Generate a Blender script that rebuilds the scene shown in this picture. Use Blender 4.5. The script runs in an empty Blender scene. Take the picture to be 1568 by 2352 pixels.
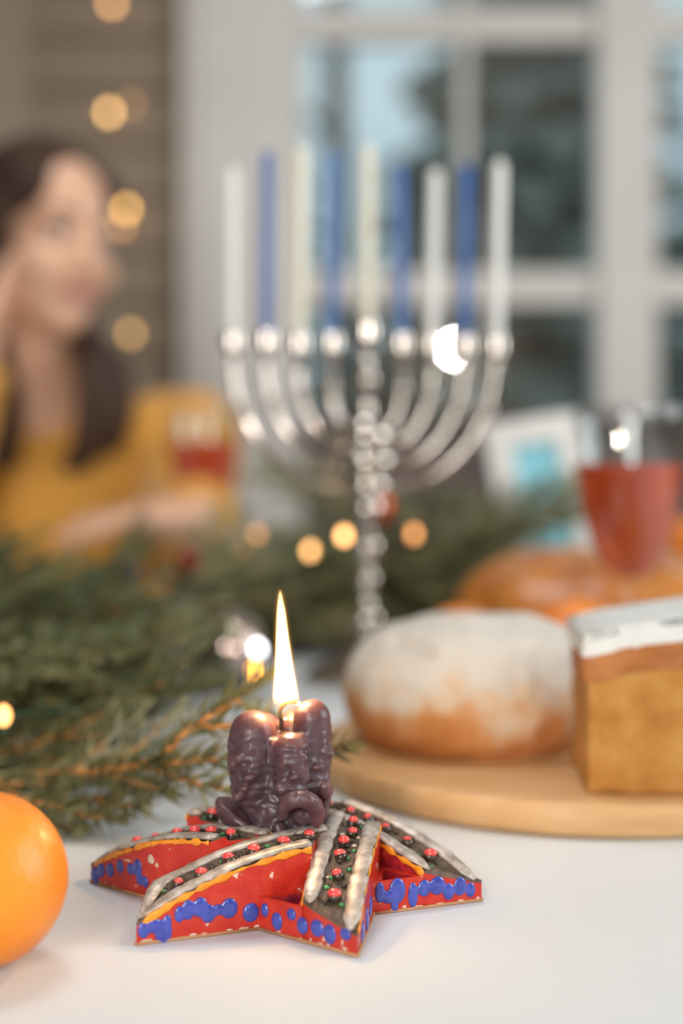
import bpy, bmesh, math, random
from mathutils import Vector, Matrix, Euler, noise

R = math.radians
SC = bpy.context.scene
COL = SC.collection
TZ = 0.75                      # height of the table top above the floor
EYE = 0.167                    # camera height above the table top
FPX = 3266.67                  # 50 mm lens on a 24 x 36 mm frame, in pixels of the 1568 x 2352 picture

# ------------------------------------------------------------------ camera
cam_data = bpy.data.cameras.new('camera')
cam = bpy.data.objects.new('camera', cam_data)
COL.objects.link(cam)
cam.location = (0, 0, TZ + EYE)
cam.rotation_euler = (R(90), 0, 0)
cam_data.sensor_fit = 'VERTICAL'
cam_data.sensor_height = 36.0
cam_data.sensor_width = 24.0
cam_data.lens = 50.0
cam_data.shift_y = -136.0 / 2352.0
cam_data.clip_start = 0.02
cam_data.clip_end = 200
cam_data.dof.use_dof = True
cam_data.dof.focus_distance = 0.510
cam_data.dof.aperture_fstop = 3.0
cam_data.dof.aperture_blades = 9
SC.camera = cam

# ------------------------------------------------------------------ world, lights, exposure
world = bpy.data.worlds.new('sky')
SC.world = world
world.use_nodes = True
wn = world.node_tree
wn.nodes['Background'].inputs[0].default_value = (0.60, 0.76, 0.84, 1)
wn.nodes['Background'].inputs[1].default_value = 1.05


def area(name, loc, target, size, energy, color, shape='DISK', size_y=None):
    d = bpy.data.lights.new(name, 'AREA')
    d.shape = shape
    d.size = size
    if size_y:
        d.size_y = size_y
    d.energy = energy
    d.color = color
    o = bpy.data.objects.new(name, d)
    COL.objects.link(o)
    o.location = loc
    o.rotation_euler = (Vector(target) - Vector(loc)).to_track_quat('-Z', 'Y').to_euler()
    return o


area('added_overhead_light', (-0.25, 1.12, TZ + 1.78), (-0.1, 0.75, TZ), 0.60, 12, (0.96, 0.98, 1.0))  # unseen area light added overhead; no ceiling lamp is built
area('assumed_side_light', (2.05, 0.6, TZ + 0.85), (0, 1.3, TZ + 0.2), 1.3, 42, (0.94, 0.98, 1.0), 'RECTANGLE', 1.3)  # assumed daylight from the right, unseen; that wall has no window
area('assumed_back_light', (-0.52, -1.40, TZ + 0.62), (0.0, 2.0, TZ + 0.35), 0.46, 36, (1.0, 0.985, 0.96), 'RECTANGLE', 1.1)  # assumed bright panel behind the camera for cup highlights; no window built there
# assumed unseen point light behind the camera, no lamp built: glints on the silver and a reflection in the window pane
bulb = bpy.data.lights.new('assumed_glint_light', 'POINT')
bulb.energy = 26
bulb.color = (1.0, 0.92, 0.83)
bulb.shadow_soft_size = 0.032
glint_light_o = bpy.data.objects.new('assumed_glint_light', bulb)
COL.objects.link(glint_light_o)
glint_light_o.location = (0.575, -1.2, TZ + 0.696)

SC.view_settings.view_transform = 'Standard'
SC.view_settings.look = 'None'
SC.view_settings.gamma = 1.0
SC.view_settings.use_curve_mapping = False
SC.view_settings.exposure = -0.04
SC.cycles.sample_clamp_indirect = 6.0
SC.cycles.max_bounces = 8
SC.cycles.caustics_reflective = False
SC.cycles.caustics_refractive = False


# ------------------------------------------------------------------ helpers
def P(px, py, d):
    """world point seen at a pixel of the photograph at depth d"""
    return Vector(((px - 784.0) / FPX * d, d, TZ + EYE - (py - 1040.0) / FPX * d))


def lin(c):
    c = c / 255.0
    return c / 12.92 if c <= 0.04045 else ((c + 0.055) / 1.055) ** 2.4


def rgb(r, g, b):
    return (lin(r), lin(g), lin(b), 1)


MATS = {}


def mat(name, color=(0.8, 0.8, 0.8, 1), rough=0.5, metal=0.0, vary=None, scale=20.0, bump=0.0, bump_scale=60.0,
        sss=0.0, sss_r=(0.003, 0.0015, 0.001), trans=0.0, ior=1.45, spec=0.5, stops=None, detail=4.0, coat=0.0,
        emit=None, emit_s=0.0, stretch=None, sheen=0.0):
    if name in MATS:
        return MATS[name]
    m = bpy.data.materials.new(name)
    m.use_nodes = True
    nt = m.node_tree
    b = nt.nodes['Principled BSDF']
    b.inputs['Base Color'].default_value = color
    b.inputs['Roughness'].default_value = rough
    b.inputs['Metallic'].default_value = metal
    b.inputs['IOR'].default_value = ior
    b.inputs['Specular IOR Level'].default_value = spec
    b.inputs['Transmission Weight'].default_value = trans
    b.inputs['Coat Weight'].default_value = coat
    b.inputs['Sheen Weight'].default_value = sheen
    if sss:
        b.inputs['Subsurface Weight'].default_value = sss
        b.inputs['Subsurface Radius'].default_value = (1, sss_r[1] / sss_r[0], sss_r[2] / sss_r[0])
        b.inputs['Subsurface Scale'].default_value = sss_r[0]
    if emit:
        b.inputs['Emission Color'].default_value = emit
        b.inputs['Emission Strength'].default_value = emit_s
    tc = mp = None
    if vary or stops or bump:
        tc = nt.nodes.new('ShaderNodeTexCoord')
        mp = nt.nodes.new('ShaderNodeMapping')
        nt.links.new(tc.outputs['Object'], mp.inputs['Vector'])
        if stretch:
            mp.inputs['Scale'].default_value = stretch
    if vary or stops:
        n = nt.nodes.new('ShaderNodeTexNoise')
        n.inputs['Scale'].default_value = scale
        n.inputs['Detail'].default_value = detail
        nt.links.new(mp.outputs[0], n.inputs['Vector'])
        rp = nt.nodes.new('ShaderNodeValToRGB')
        nt.links.new(n.outputs['Fac'], rp.inputs['Fac'])
        if stops is None:
            stops = [(0.35, color), (0.65, vary)]
        els = rp.color_ramp.elements
        els[0].position, els[0].color = stops[0]
        els[1].position, els[1].color = stops[-1]
        for p, c in stops[1:-1]:
            e = els.new(p)
            e.color = c
        nt.links.new(rp.outputs['Color'], b.inputs['Base Color'])
    if bump:
        n2 = nt.nodes.new('ShaderNodeTexNoise')
        n2.inputs['Scale'].default_value = bump_scale
        n2.inputs['Detail'].default_value = 5
        nt.links.new(mp.outputs[0], n2.inputs['Vector'])
        bp = nt.nodes.new('ShaderNodeBump')
        bp.inputs['Strength'].default_value = 1.0
        bp.inputs['Distance'].default_value = bump
        nt.links.new(n2.outputs['Fac'], bp.inputs['Height'])
        nt.links.new(bp.outputs['Normal'], b.inputs['Normal'])
    MATS[name] = m
    return m


def mesh_from(bm, name, smooth=True):
    me = bpy.data.meshes.new(name)
    bmesh.ops.recalc_face_normals(bm, faces=bm.faces)
    bm.to_mesh(me)
    bm.free()
    if smooth:
        me.polygons.foreach_set('use_smooth', [True] * len(me.polygons))
    return me


def obj(name, data, mats=None, parent=None, loc=None):
    o = bpy.data.objects.new(name, data)
    COL.objects.link(o)
    if mats is not None and not data.materials:
        for m in (mats if isinstance(mats, (list, tuple)) else [mats]):
            data.materials.append(m)
    if parent is not None:
        o.parent = parent
    if loc is not None:
        o.location = loc
    return o


def tag(o, label, cat, group=None, kind=None):
    o['label'] = label
    o['category'] = cat
    if group:
        o['group'] = group
    if kind:
        o['kind'] = kind
    return o


def thing(name, label, cat, loc=(0, 0, 0), group=None):
    o = bpy.data.objects.new(name, None)
    o.empty_display_size = 0.02
    COL.objects.link(o)
    o.location = loc
    return tag(o, label, cat, group)


def structure(o):
    o['kind'] = 'structure'
    return o


def box(bm, c, s, rot=None, bevel=0.0):
    r = bmesh.ops.create_cube(bm, size=1.0)
    vs = r['verts']
    for v in vs:
        v.co = Vector((v.co.x * s[0], v.co.y * s[1], v.co.z * s[2]))
    if bevel:
        es = list({e for v in vs for e in v.link_edges})
        rr = bmesh.ops.bevel(bm, geom=es, offset=bevel, segments=2, affect='EDGES', profile=0.5)
        vs = list({v for f in rr['faces'] for v in f.verts} | {v for v in vs if v.is_valid})
    for v in vs:
        co = v.co
        if rot is not None:
            co = rot @ co
        v.co = co + Vector(c)
    return vs


def box_mesh(name, s, bevel=0.0, c=(0, 0, 0), smooth=False):
    bm = bmesh.new()
    box(bm, c, s, bevel=bevel)
    return mesh_from(bm, name, smooth)


def ell(bm, c, r, rot=None, seg=16, rings=10):
    res = bmesh.ops.create_uvsphere(bm, u_segments=seg, v_segments=rings, radius=1.0)
    if isinstance(r, (int, float)):
        r = (r, r, r)
    for v in res['verts']:
        co = Vector((v.co.x * r[0], v.co.y * r[1], v.co.z * r[2]))
        if rot is not None:
            co = rot @ co
        v.co = co + Vector(c)
    return res['verts']


def tube(bm, pts, radii, seg=8, cap=True, squash=None, up=None):
    """a tube along points with a radius for each; squash = (side, up) factors"""
    pts = [Vector(p) for p in pts]
    n = len(pts)
    if isinstance(radii, (int, float)):
        radii = [radii] * n
    rings = []
    u = None
    for i in range(n):
        t = (pts[min(i + 1, n - 1)] - pts[max(i - 1, 0)])
        if t.length < 1e-9:
            t = Vector((0, 0, 1))
        t.normalize()
        if up is not None:
            ref = Vector(up)
            side = t.cross(ref).normalized()
            u2 = side.cross(t).normalized()
        else:
            if u is None:
                ref = Vector((0, 0, 1)) if abs(t.z) < 0.9 else Vector((1, 0, 0))
                u = (ref - t * ref.dot(t)).normalized()
            else:
                u = (u - t * u.dot(t)).normalized()
            u2 = u
            side = t.cross(u2).normalized()
        ring = []
        for k in range(seg):
            a = 2 * math.pi * k / seg
            sx, sy = squash if squash else (1, 1)
            ring.append(bm.verts.new(pts[i] + side * math.cos(a) * radii[i] * sx + u2 * math.sin(a) * radii[i] * sy))
        rings.append(ring)
    for i in range(n - 1):
        for k in range(seg):
            bm.faces.new((rings[i][k], rings[i][(k + 1) % seg], rings[i + 1][(k + 1) % seg], rings[i + 1][k]))
    if cap:
        bm.faces.new(rings[0])
        bm.faces.new(rings[-1])
    return rings


def capsule(bm, p0, p1, r0, r1, seg=14):
    tube(bm, [p0, p1], [r0, r1], seg)
    ell(bm, p0, r0, seg=seg, rings=8)
    ell(bm, p1, r1, seg=seg, rings=8)


def lathe(bm, prof, seg=32, c=(0, 0, 0)):
    """prof: list of (r, z)"""
    rings = []
    for r, z in prof:
        if r < 1e-6:
            rings.append([bm.verts.new((c[0], c[1], c[2] + z))])
        else:
            rings.append([bm.verts.new((c[0] + r * math.cos(2 * math.pi * k / seg), c[1] + r * math.sin(2 * math.pi * k / seg), c[2] + z))
                          for k in range(seg)])
    for a, b in zip(rings, rings[1:]):
        for k in range(seg):
            k2 = (k + 1) % seg
            if len(a) == 1 and len(b) == 1:
                continue
            if len(a) == 1:
                bm.faces.new((a[0], b[k2], b[k]))
            elif len(b) == 1:
                bm.faces.new((a[k], a[k2], b[0]))
            else:
                bm.faces.new((a[k], a[k2], b[k2], b[k]))
    return rings


def fuse(bm, name, voxel, smooth_it=4, smooth_f=0.5, disp=None):
    """union of overlapping shapes into one continuous skin"""
    me = bpy.data.meshes.new(name + '_raw')
    bmesh.ops.recalc_face_normals(bm, faces=bm.faces)
    bm.to_mesh(me)
    bm.free()
    o = bpy.data.objects.new(name + '_raw', me)
    COL.objects.link(o)
    md = o.modifiers.new('r', 'REMESH')
    md.mode = 'VOXEL'
    md.voxel_size = voxel
    if smooth_it:
        ms = o.modifiers.new('s', 'SMOOTH')
        ms.factor = smooth_f
        ms.iterations = smooth_it
    dg = bpy.context.evaluated_depsgraph_get()
    dg.update()
    out = bpy.data.meshes.new_from_object(o.evaluated_get(dg))
    out.name = name
    bpy.data.objects.remove(o)
    bpy.data.meshes.remove(me)
    if disp:
        nr = [v.normal.copy() for v in out.vertices]
        for v, n in zip(out.vertices, nr):
            v.co = v.co + n * disp(v.co)
    out.polygons.foreach_set('use_smooth', [True] * len(out.polygons))
    return out


def catmull(pts, n):
    pts = [Vector(p) for p in pts]
    out = []
    m = len(pts)
    for i in range(m - 1):
        p0 = pts[max(i - 1, 0)]
        p1, p2 = pts[i], pts[i + 1]
        p3 = pts[min(i + 2, m - 1)]
        for k in range(n):
            t = k / n
            out.append(0.5 * ((2 * p1) + (-p0 + p2) * t + (2 * p0 - 5 * p1 + 4 * p2 - p3) * t * t + (-p0 + 3 * p1 - 3 * p2 + p3) * t ** 3))
    out.append(pts[-1])
    return out


# ------------------------------------------------------------------ materials
M_table = mat('table_white', (0.80, 0.79, 0.78, 1), 0.62, stops=[(0.3, (0.595, 0.630, 0.650, 1)), (0.7, (0.62, 0.655, 0.675, 1))], scale=9, spec=0.3)
M_plank = mat('wall_wood', rough=0.6, stops=[(0.25, (0.21, 0.165, 0.12, 1)), (0.5, (0.27, 0.215, 0.155, 1)), (0.75, (0.33, 0.265, 0.20, 1))],
              scale=7, stretch=(0.35, 1, 5))
M_white = mat('white_paint', (0.70, 0.685, 0.655, 1), 0.5, vary=(0.75, 0.735, 0.705, 1), scale=4)
M_floor = mat('floor_wood', rough=0.4, stops=[(0.3, (0.22, 0.13, 0.07, 1)), (0.7, (0.34, 0.22, 0.12, 1))], scale=5, stretch=(4, 0.4, 1))
M_lower = mat('wall_mauve', (0.105, 0.085, 0.08, 1), 0.7, vary=(0.14, 0.11, 0.105, 1), scale=3)
M_ceil = mat('ceiling_paint', (0.55, 0.51, 0.46, 1), 0.8, vary=(0.58, 0.54, 0.49, 1), scale=2)
M_roomwall = mat('room_wall_paint', (0.19, 0.15, 0.115, 1), 0.7, vary=(0.24, 0.19, 0.145, 1), scale=3)
M_silver = mat('silver', (0.53, 0.485, 0.44, 1), 0.075, 1.0)
M_needle = [mat('needles_a', rough=0.4, stops=[(0.3, (0.055, 0.078, 0.030, 1)), (0.7, (0.155, 0.17, 0.075, 1))], scale=60),
            mat('needles_b', rough=0.4, stops=[(0.3, (0.09, 0.11, 0.045, 1)), (0.7, (0.23, 0.235, 0.11, 1))], scale=60)]
M_needle.append(mat('needles_olive', rough=0.38, stops=[(0.3, (0.085, 0.088, 0.034, 1)), (0.7, (0.24, 0.225, 0.105, 1))], scale=60))
M_bark = mat('twig_bark', rough=0.6, stops=[(0.3, (0.34, 0.14, 0.035, 1)), (0.7, (0.52, 0.24, 0.07, 1))], scale=200)
M_orange = mat('orange_peel', rough=0.36, stops=[(0.3, (0.80, 0.215, 0.012, 1)), (0.7, (0.88, 0.28, 0.018, 1))], scale=25, bump=0.0006,
               bump_scale=420, sss=0.25, sss_r=(0.006, 0.003, 0.001), coat=0.1)


def glass_pane_mat():
    m = bpy.data.materials.new('window_glass')
    m.use_nodes = True
    nt = m.node_tree
    nt.nodes.clear()
    out = nt.nodes.new('ShaderNodeOutputMaterial')
    mx = nt.nodes.new('ShaderNodeMixShader')
    tr = nt.nodes.new('ShaderNodeBsdfTransparent')
    gl = nt.nodes.new('ShaderNodeBsdfGlossy')
    tr.inputs[0].default_value = (0.93, 0.96, 0.96, 1)
    gl.inputs['Roughness'].default_value = 0.004
    mx.inputs[0].default_value = 0.07
    nt.links.new(tr.outputs[0], mx.inputs[1])
    nt.links.new(gl.outputs[0], mx.inputs[2])
    nt.links.new(mx.outputs[0], out.inputs[0])
    return m


M_pane = glass_pane_mat()


def emission(name, color, strength):
    m = bpy.data.materials.new(name)
    m.use_nodes = True
    nt = m.node_tree
    nt.nodes.clear()
    out = nt.nodes.new('ShaderNodeOutputMaterial')
    e = nt.nodes.new('ShaderNodeEmission')
    e.inputs[0].default_value = color
    e.inputs[1].default_value = strength
    nt.links.new(e.outputs[0], out.inputs[0])
    return m


# ================================================================== THE ROOM
WY = 3.0                                         # depth of the window wall


def slab(name, x0, x1, y0, y1, z0, z1, m, parent=None, bevel=0.0):
    me = box_mesh(name, (x1 - x0, y1 - y0, z1 - z0), bevel)
    return obj(name, me, m, parent, ((x0 + x1) / 2, (y0 + y1) / 2, (z0 + z1) / 2))


XL, XR, YB, ZC = -2.0, 2.3, -1.6, 2.6
structure(slab('floor', XL - .1, XR + .1, YB - .1, WY + .12, -0.1, 0.0, M_floor))
structure(slab('ceiling', XL - .1, XR + .1, YB - .1, WY + .12, ZC, ZC + 0.1, M_ceil))
structure(slab('wall_left', XL - .1, XL, YB, WY, 0, ZC, M_roomwall))
structure(slab('wall_right', XR, XR + .1, YB, WY, 0, ZC, M_roomwall))
structure(slab('wall_behind', XL, XR, YB - .1, YB, 0, ZC, M_roomwall))

# plank-clad wall beside the window: every board its own piece
PX0 = -0.335                                     # where the boards meet the white jamb
wall_back = structure(slab('wall_back', XL, PX0, WY + .02, WY + .12, 0, ZC, M_plank))
ph = 0.112
pl_me = box_mesh('plank', (PX0 - XL, 0.020, ph - 0.006), 0.004)
pl_me.materials.append(M_plank)
rnd = random.Random(3)
for i in range(int(ZC / ph)):
    o = obj('plank', pl_me)
    o.parent = wall_back
    o.matrix_parent_inverse = Matrix.Translation(-wall_back.location)
    o.location = ((XL + PX0) / 2, WY + 0.010 + rnd.uniform(-.0015, .0015), ph * (i + 0.5))
structure(slab('trim_1', -0.86, -0.655, WY - 0.022, WY - 0.002, 0, ZC, mat('trim_wood', rough=0.55, stops=[
    (0.3, (0.29, 0.24, 0.18, 1)), (0.7, (0.36, 0.30, 0.23, 1))], scale=6, stretch=(5, 1, 0.4)), bevel=0.004))

# wide white jamb, window frame, panes
structure(slab('trim_2', PX0, -0.083, WY - 0.045, WY + 0.12, 0, ZC, M_white, bevel=0.006))
structure(slab('trim_3', PX0 + 0.035, -0.165, WY - 0.060, WY - 0.046, 0, ZC, M_white, bevel=0.004))
SILL = TZ + 0.225
structure(slab('wall_window', -0.083, XR, WY + 0.0, WY + 0.12, 0, SILL, M_lower))
structure(slab('wall_above', -0.083, XR, WY + 0.0, WY + 0.12, 2.32, ZC, M_white))
win = structure(bpy.data.objects.new('window_1', None))
COL.objects.link(win)
V1, V2, V2b = 0.259, 0.538, 0.662                # thin mullion, thick post
H1, H2 = TZ + 0.516, TZ + 1.070                  # rails
slab('window_sill', -0.083, XR, WY - 0.06, WY + 0.06, SILL, SILL + 0.022, M_lower, win, 0.004)
slab('mullion', V1 - 0.012, V1 + 0.012, WY - 0.01, WY + 0.04, SILL + .022, 2.32, M_white, win, 0.003)
slab('post', V2, V2b, WY - 0.03, WY + 0.05, SILL + .022, 2.32, M_white, win, 0.005)
slab('mullion', 1.20, 1.226, WY - 0.01, WY + 0.04, SILL + .022, 2.32, M_white, win, 0.003)
slab('post', 1.62, 1.75, WY - 0.03, WY + 0.05, SILL + .022, 2.32, M_white, win, 0.005)
cols = [(-0.083, V1 - 0.012), (V1 + 0.012, V2), (V2b, 1.20), (1.226, 1.62), (1.75, XR)]
rows = [(SILL + .022, H1 - .036), (H1 + .036, H2 - .036), (H2 + .036, 2.32)]
for x0, x1 in cols:
    slab('rail', x0, x1, WY - 0.005, WY + 0.035, H1 - .036, H1 + .036, M_white, win, 0.003)
    slab('rail', x0, x1, WY - 0.005, WY + 0.035, H2 - .036, H2 + .036, M_white, win, 0.003)
    for z0, z1 in rows:
        slab('pane', x0, x1, WY + 0.018, WY + 0.022, z0, z1, M_pane, win)

# ================================================================== OUTSIDE
M_ground = mat('wet_ground', rough=0.8, stops=[(0.3, (0.13, 0.135, 0.15, 1)), (0.7, (0.20, 0.205, 0.225, 1))], scale=1.5)
structure(slab('ground', -30, 30, WY + 0.2, 45, -0.45, -0.35, M_ground))
M_fir_out = mat('conifer_needles', rough=0.7, stops=[(0.3, (0.17, 0.19, 0.17, 1)), (0.7, (0.29, 0.31, 0.27, 1))], scale=6)
M_trunk = mat('conifer_trunk', rough=0.8, stops=[(0.3, (0.07, 0.06, 0.05, 1)), (0.7, (0.13, 0.11, 0.09, 1))], scale=8)


def conifer(x, y, h, r, label, seed, z_low=0.1, layers=12, per=13):
    rn = random.Random(seed)
    t = thing('conifer', label, 'tree', (x, y, -0.35), 'conifers outside the window')
    bm = bmesh.new()
    tube(bm, [(0, 0, 0), (0.03, 0, h * .5), (0, 0, h)], [r * .09, r * .06, 0.01], 8)
    obj('trunk', mesh_from(bm, 'trunk'), M_trunk, t)
    bm = bmesh.new()
    for i in range(layers):
        f = i / (layers - 1)
        z = h * (z_low + (0.97 - z_low) * f)
        rr = r * (1 - f) ** 0.8 + 0.06
        for k in range(per):
            a = 2 * math.pi * (k + rn.random()) / per
            l = rr * rn.uniform(.75, 1.1)
            w = l * 0.24
            dr = rn.uniform(.15, .4) * l
            dirv = Vector((math.cos(a), math.sin(a), 0))
            sd = Vector((-math.sin(a), math.cos(a), 0))
            p = [Vector((0, 0, z)), dirv * l * .5 + Vector((0, 0, z - dr * .3)), dirv * l + Vector((0, 0, z - dr))]
            vs = []
            for q, ww, th in zip(p, (w * .5, w, w * .12), (.03, .09, .02)):
                vs.append([bm.verts.new(q + sd * ww), bm.verts.new(q + Vector((0, 0, th * l + .01))),
                           bm.verts.new(q - sd * ww), bm.verts.new(q - Vector((0, 0, th * l * 2 + .02)))])
            for A, B in zip(vs, vs[1:]):
                for j in range(4):
                    bm.faces.new((A[j], A[(j + 1) % 4], B[(j + 1) % 4], B[j]))
            bm.faces.new(vs[-1])
    o = obj('foliage', mesh_from(bm, 'foliage', False), M_fir_out, t)
    o['kind'] = 'stuff'
    return t


conifer(1.78, 13.0, 8.6, 2.2, 'dark broad conifer filling the middle window pane', 1, 0.15, 18, 18)
conifer(-0.30, 8.0, 3.1, 0.62, 'slim dark conifer just right of the white window jamb', 2, 0.04, 14, 14)
conifer(0.10, 21.0, 4.0, 1.6, 'low conifer far behind the silver candelabrum', 3, 0.04, 12, 12)
conifer(2.15, 8.6, 3.2, 0.55, 'slim dark conifer seen right of the thick window post', 4, 0.04, 14, 14)
bm = bmesh.new()
tube(bm, [(0, 0, 0), (.02, 0, 3), (-.03, 0, 7), (0, 0, 10)], [.11, .1, .07, .03], 8)
for z, a, l in ((4.2, 0.4, 1.0), (4.9, 2.6, 1.2), (5.6, 0.2, 1.0), (6.4, 3.0, .9), (3.6, 2.9, .8)):
    tube(bm, [(0, 0, z), (math.cos(a) * l * .5, 0.1, z + .3), (math.cos(a) * l, .2, z + .45)], [.045, .03, .012], 6)
tag(obj('bare_tree', mesh_from(bm, 'bare_tree'), M_trunk, None, (-0.05, 10.4, -0.35)), 'thin bare tree trunk against the pale sky', 'tree')

# shed beyond the window
shed = thing('garden_shed', 'low red-brown garden shed seen through the lower window panes', 'shed', (2.35, 17.5, -0.35))
M_shed = mat('shed_boards', rough=0.8, stops=[(0.3, (0.13, 0.05, 0.045, 1)), (0.7, (0.19, 0.08, 0.07, 1))], scale=3)
obj('shed_wall', box_mesh('shed_wall', (1.3, 1.4, 1.35), 0.01), M_shed, shed, (0, 0, 0.675))
bm = bmesh.new()
for v in [(-.85, -.9, 1.35), (.85, -.9, 1.35), (.85, .9, 1.35), (-.85, .9, 1.35), (-.85, 0, 1.85), (.85, 0, 1.85)]:
    bm.verts.new(v)
bm.verts.ensure_lookup_table()
for f in ((0, 1, 5, 4), (2, 3, 4, 5), (0, 4, 3), (1, 2, 5), (0, 3, 2, 1)):
    bm.faces.new([bm.verts[i] for i in f])
obj('roof', mesh_from(bm, 'roof', False), mat('shed_roof', (0.16, 0.165, 0.18, 1), 0.7), shed)
obj('door', box_mesh('door', (0.5, 0.04, 1.1), 0.005), mat('shed_door', (0.10, 0.045, 0.04, 1), 0.7), shed, (0.1, -0.715, 0.58))

# ================================================================== TABLE
table = thing('dining_table', 'large white dining table carrying the candles, branches and bread', 'table', (0, 0.7, 0))
obj('table_top', box_mesh('table_top', (1.9, 1.9, 0.035), 0.006), M_table, table, (0, 0, TZ - 0.0175))
for sx in (-.85, .85):
    for sy in (-.85, .85):
        obj('leg', box_mesh('leg', (.06, .06, TZ - 0.035), 0.004), M_white, table, (sx, sy, (TZ - .035) / 2))

# ================================================================== STAR CANDLE HOLDER
STAR = Vector((-0.0225, 0.541, TZ))
SR = 0.0755
OUT = SR / 2                  # distance of the star's six long edges from its centre
INN = 0.0172                  # inner line of the bands
ANG0 = -8.5
holder = thing('star_candle_holder', 'painted clay six-pointed star candle holder under the purple candle', 'candle holder', STAR)

M_red = mat('red_glaze', rough=0.30, stops=[(0.0, (0.34, 0.016, 0.011, 1)), (0.46, (0.50, 0.028, 0.015, 1)), (0.60, (0.53, 0.042, 0.020, 1)),
                                            (0.655, (0.49, 0.045, 0.025, 1)), (0.68, (0.70, 0.50, 0.40, 1))], scale=210, detail=6, bump=0.0002, bump_scale=500)
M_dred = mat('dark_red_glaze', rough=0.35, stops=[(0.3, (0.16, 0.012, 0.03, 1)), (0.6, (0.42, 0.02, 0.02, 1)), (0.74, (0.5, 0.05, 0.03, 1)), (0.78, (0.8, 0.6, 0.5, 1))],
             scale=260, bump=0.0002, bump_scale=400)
M_orange_paint = mat('orange_paint', rough=0.35, stops=[(0.3, (0.72, 0.20, 0.012, 1)), (0.62, (0.82, 0.33, 0.025, 1)), (0.75, (0.62, 0.09, 0.02, 1))], scale=260)
M_brown = mat('brown_clay', rough=0.6, stops=[(0.3, (0.045, 0.032, 0.022, 1)), (0.66, (0.15, 0.10, 0.065, 1)), (0.74, (0.20, 0.14, 0.09, 1)), (0.80, (0.7, 0.66, 0.6, 1))],
              scale=300, bump=0.0004, bump_scale=700)
M_sil_paint = mat('silver_paint', rough=0.42, metal=0.25, stops=[(0.3, (0.24, 0.20, 0.165, 1)), (0.5, (0.42, 0.355, 0.30, 1)), (0.68, (0.58, 0.54, 0.50, 1))], scale=190, bump=0.0005, bump_scale=300,
                  stretch=(1, 1, 1))
M_blue = mat('blue_enamel', (0.035, 0.055, 0.30, 1), 0.16, vary=(0.06, 0.085, 0.42, 1), scale=300, coat=0.5)
M_redbead = mat('red_bead', (0.70, 0.05, 0.055, 1), 0.2, vary=(0.78, 0.10, 0.08, 1), scale=300, coat=0.4)
M_dkbead = mat('brown_bead', (0.022, 0.016, 0.012, 1), 0.25, vary=(0.09, 0.06, 0.04, 1), scale=500, coat=0.3)
M_green = mat('green_enamel', (0.02, 0.17, 0.04, 1), 0.15, vary=(0.10, 0.35, 0.12, 1), scale=400, coat=0.5)
M_chip = mat('bare_clay', (0.55, 0.40, 0.31, 1), 0.8, vary=(0.66, 0.55, 0.46, 1), scale=300)
M_clay = mat('raw_clay_edge', (0.42, 0.20, 0.09, 1), 0.7, vary=(0.5, 0.27, 0.13, 1), scale=200)

HP = [(-0.065, .0078), (-.057, .0122), (-.05, .0158), (-.0325, .0222), (-.0217, .0250), (-.01, .0270), (0.0, .0280), (.011, .0282)]


def bandh(t):
    for (a, ha), (b, hb) in zip(HP, HP[1:]):
        if t <= b:
            return ha + (hb - ha) * max(0, (t - a) / (b - a))
    return HP[-1][1]


def frame_k(k):
    """normal and direction of band k, in holder space"""
    na = R(ANG0 - 60 * k + 60)
    n = Vector((math.cos(na), math.sin(na), 0))
    d = Vector((-math.sin(na), math.cos(na), 0))
    return n, d


def tip(k):
    a = R(ANG0 - 60 * k)
    return Vector((math.cos(a) * SR, math.sin(a) * SR, 0))


HT = OUT * math.sqrt(3)       # half length of a long edge


def inner_path(s):
    """offset a and position t of the band's inner edge, s from 0 at the tip to 1"""
    t1 = -HT + (OUT - INN) / math.sqrt(3)
    tend = (INN - INN * .5) / math.cos(R(30))
    s0 = 0.10
    if s < s0:
        t = -HT + (t1 + HT) * s / s0
        return OUT - (t + HT) * math.sqrt(3), t
    return INN, t1 + (tend - t1) * (s - s0) / (1 - s0)


def outer_path(s):
    tend = (INN - OUT * .5) / math.cos(R(30))
    return OUT, -HT + (tend + HT) * s


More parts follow.
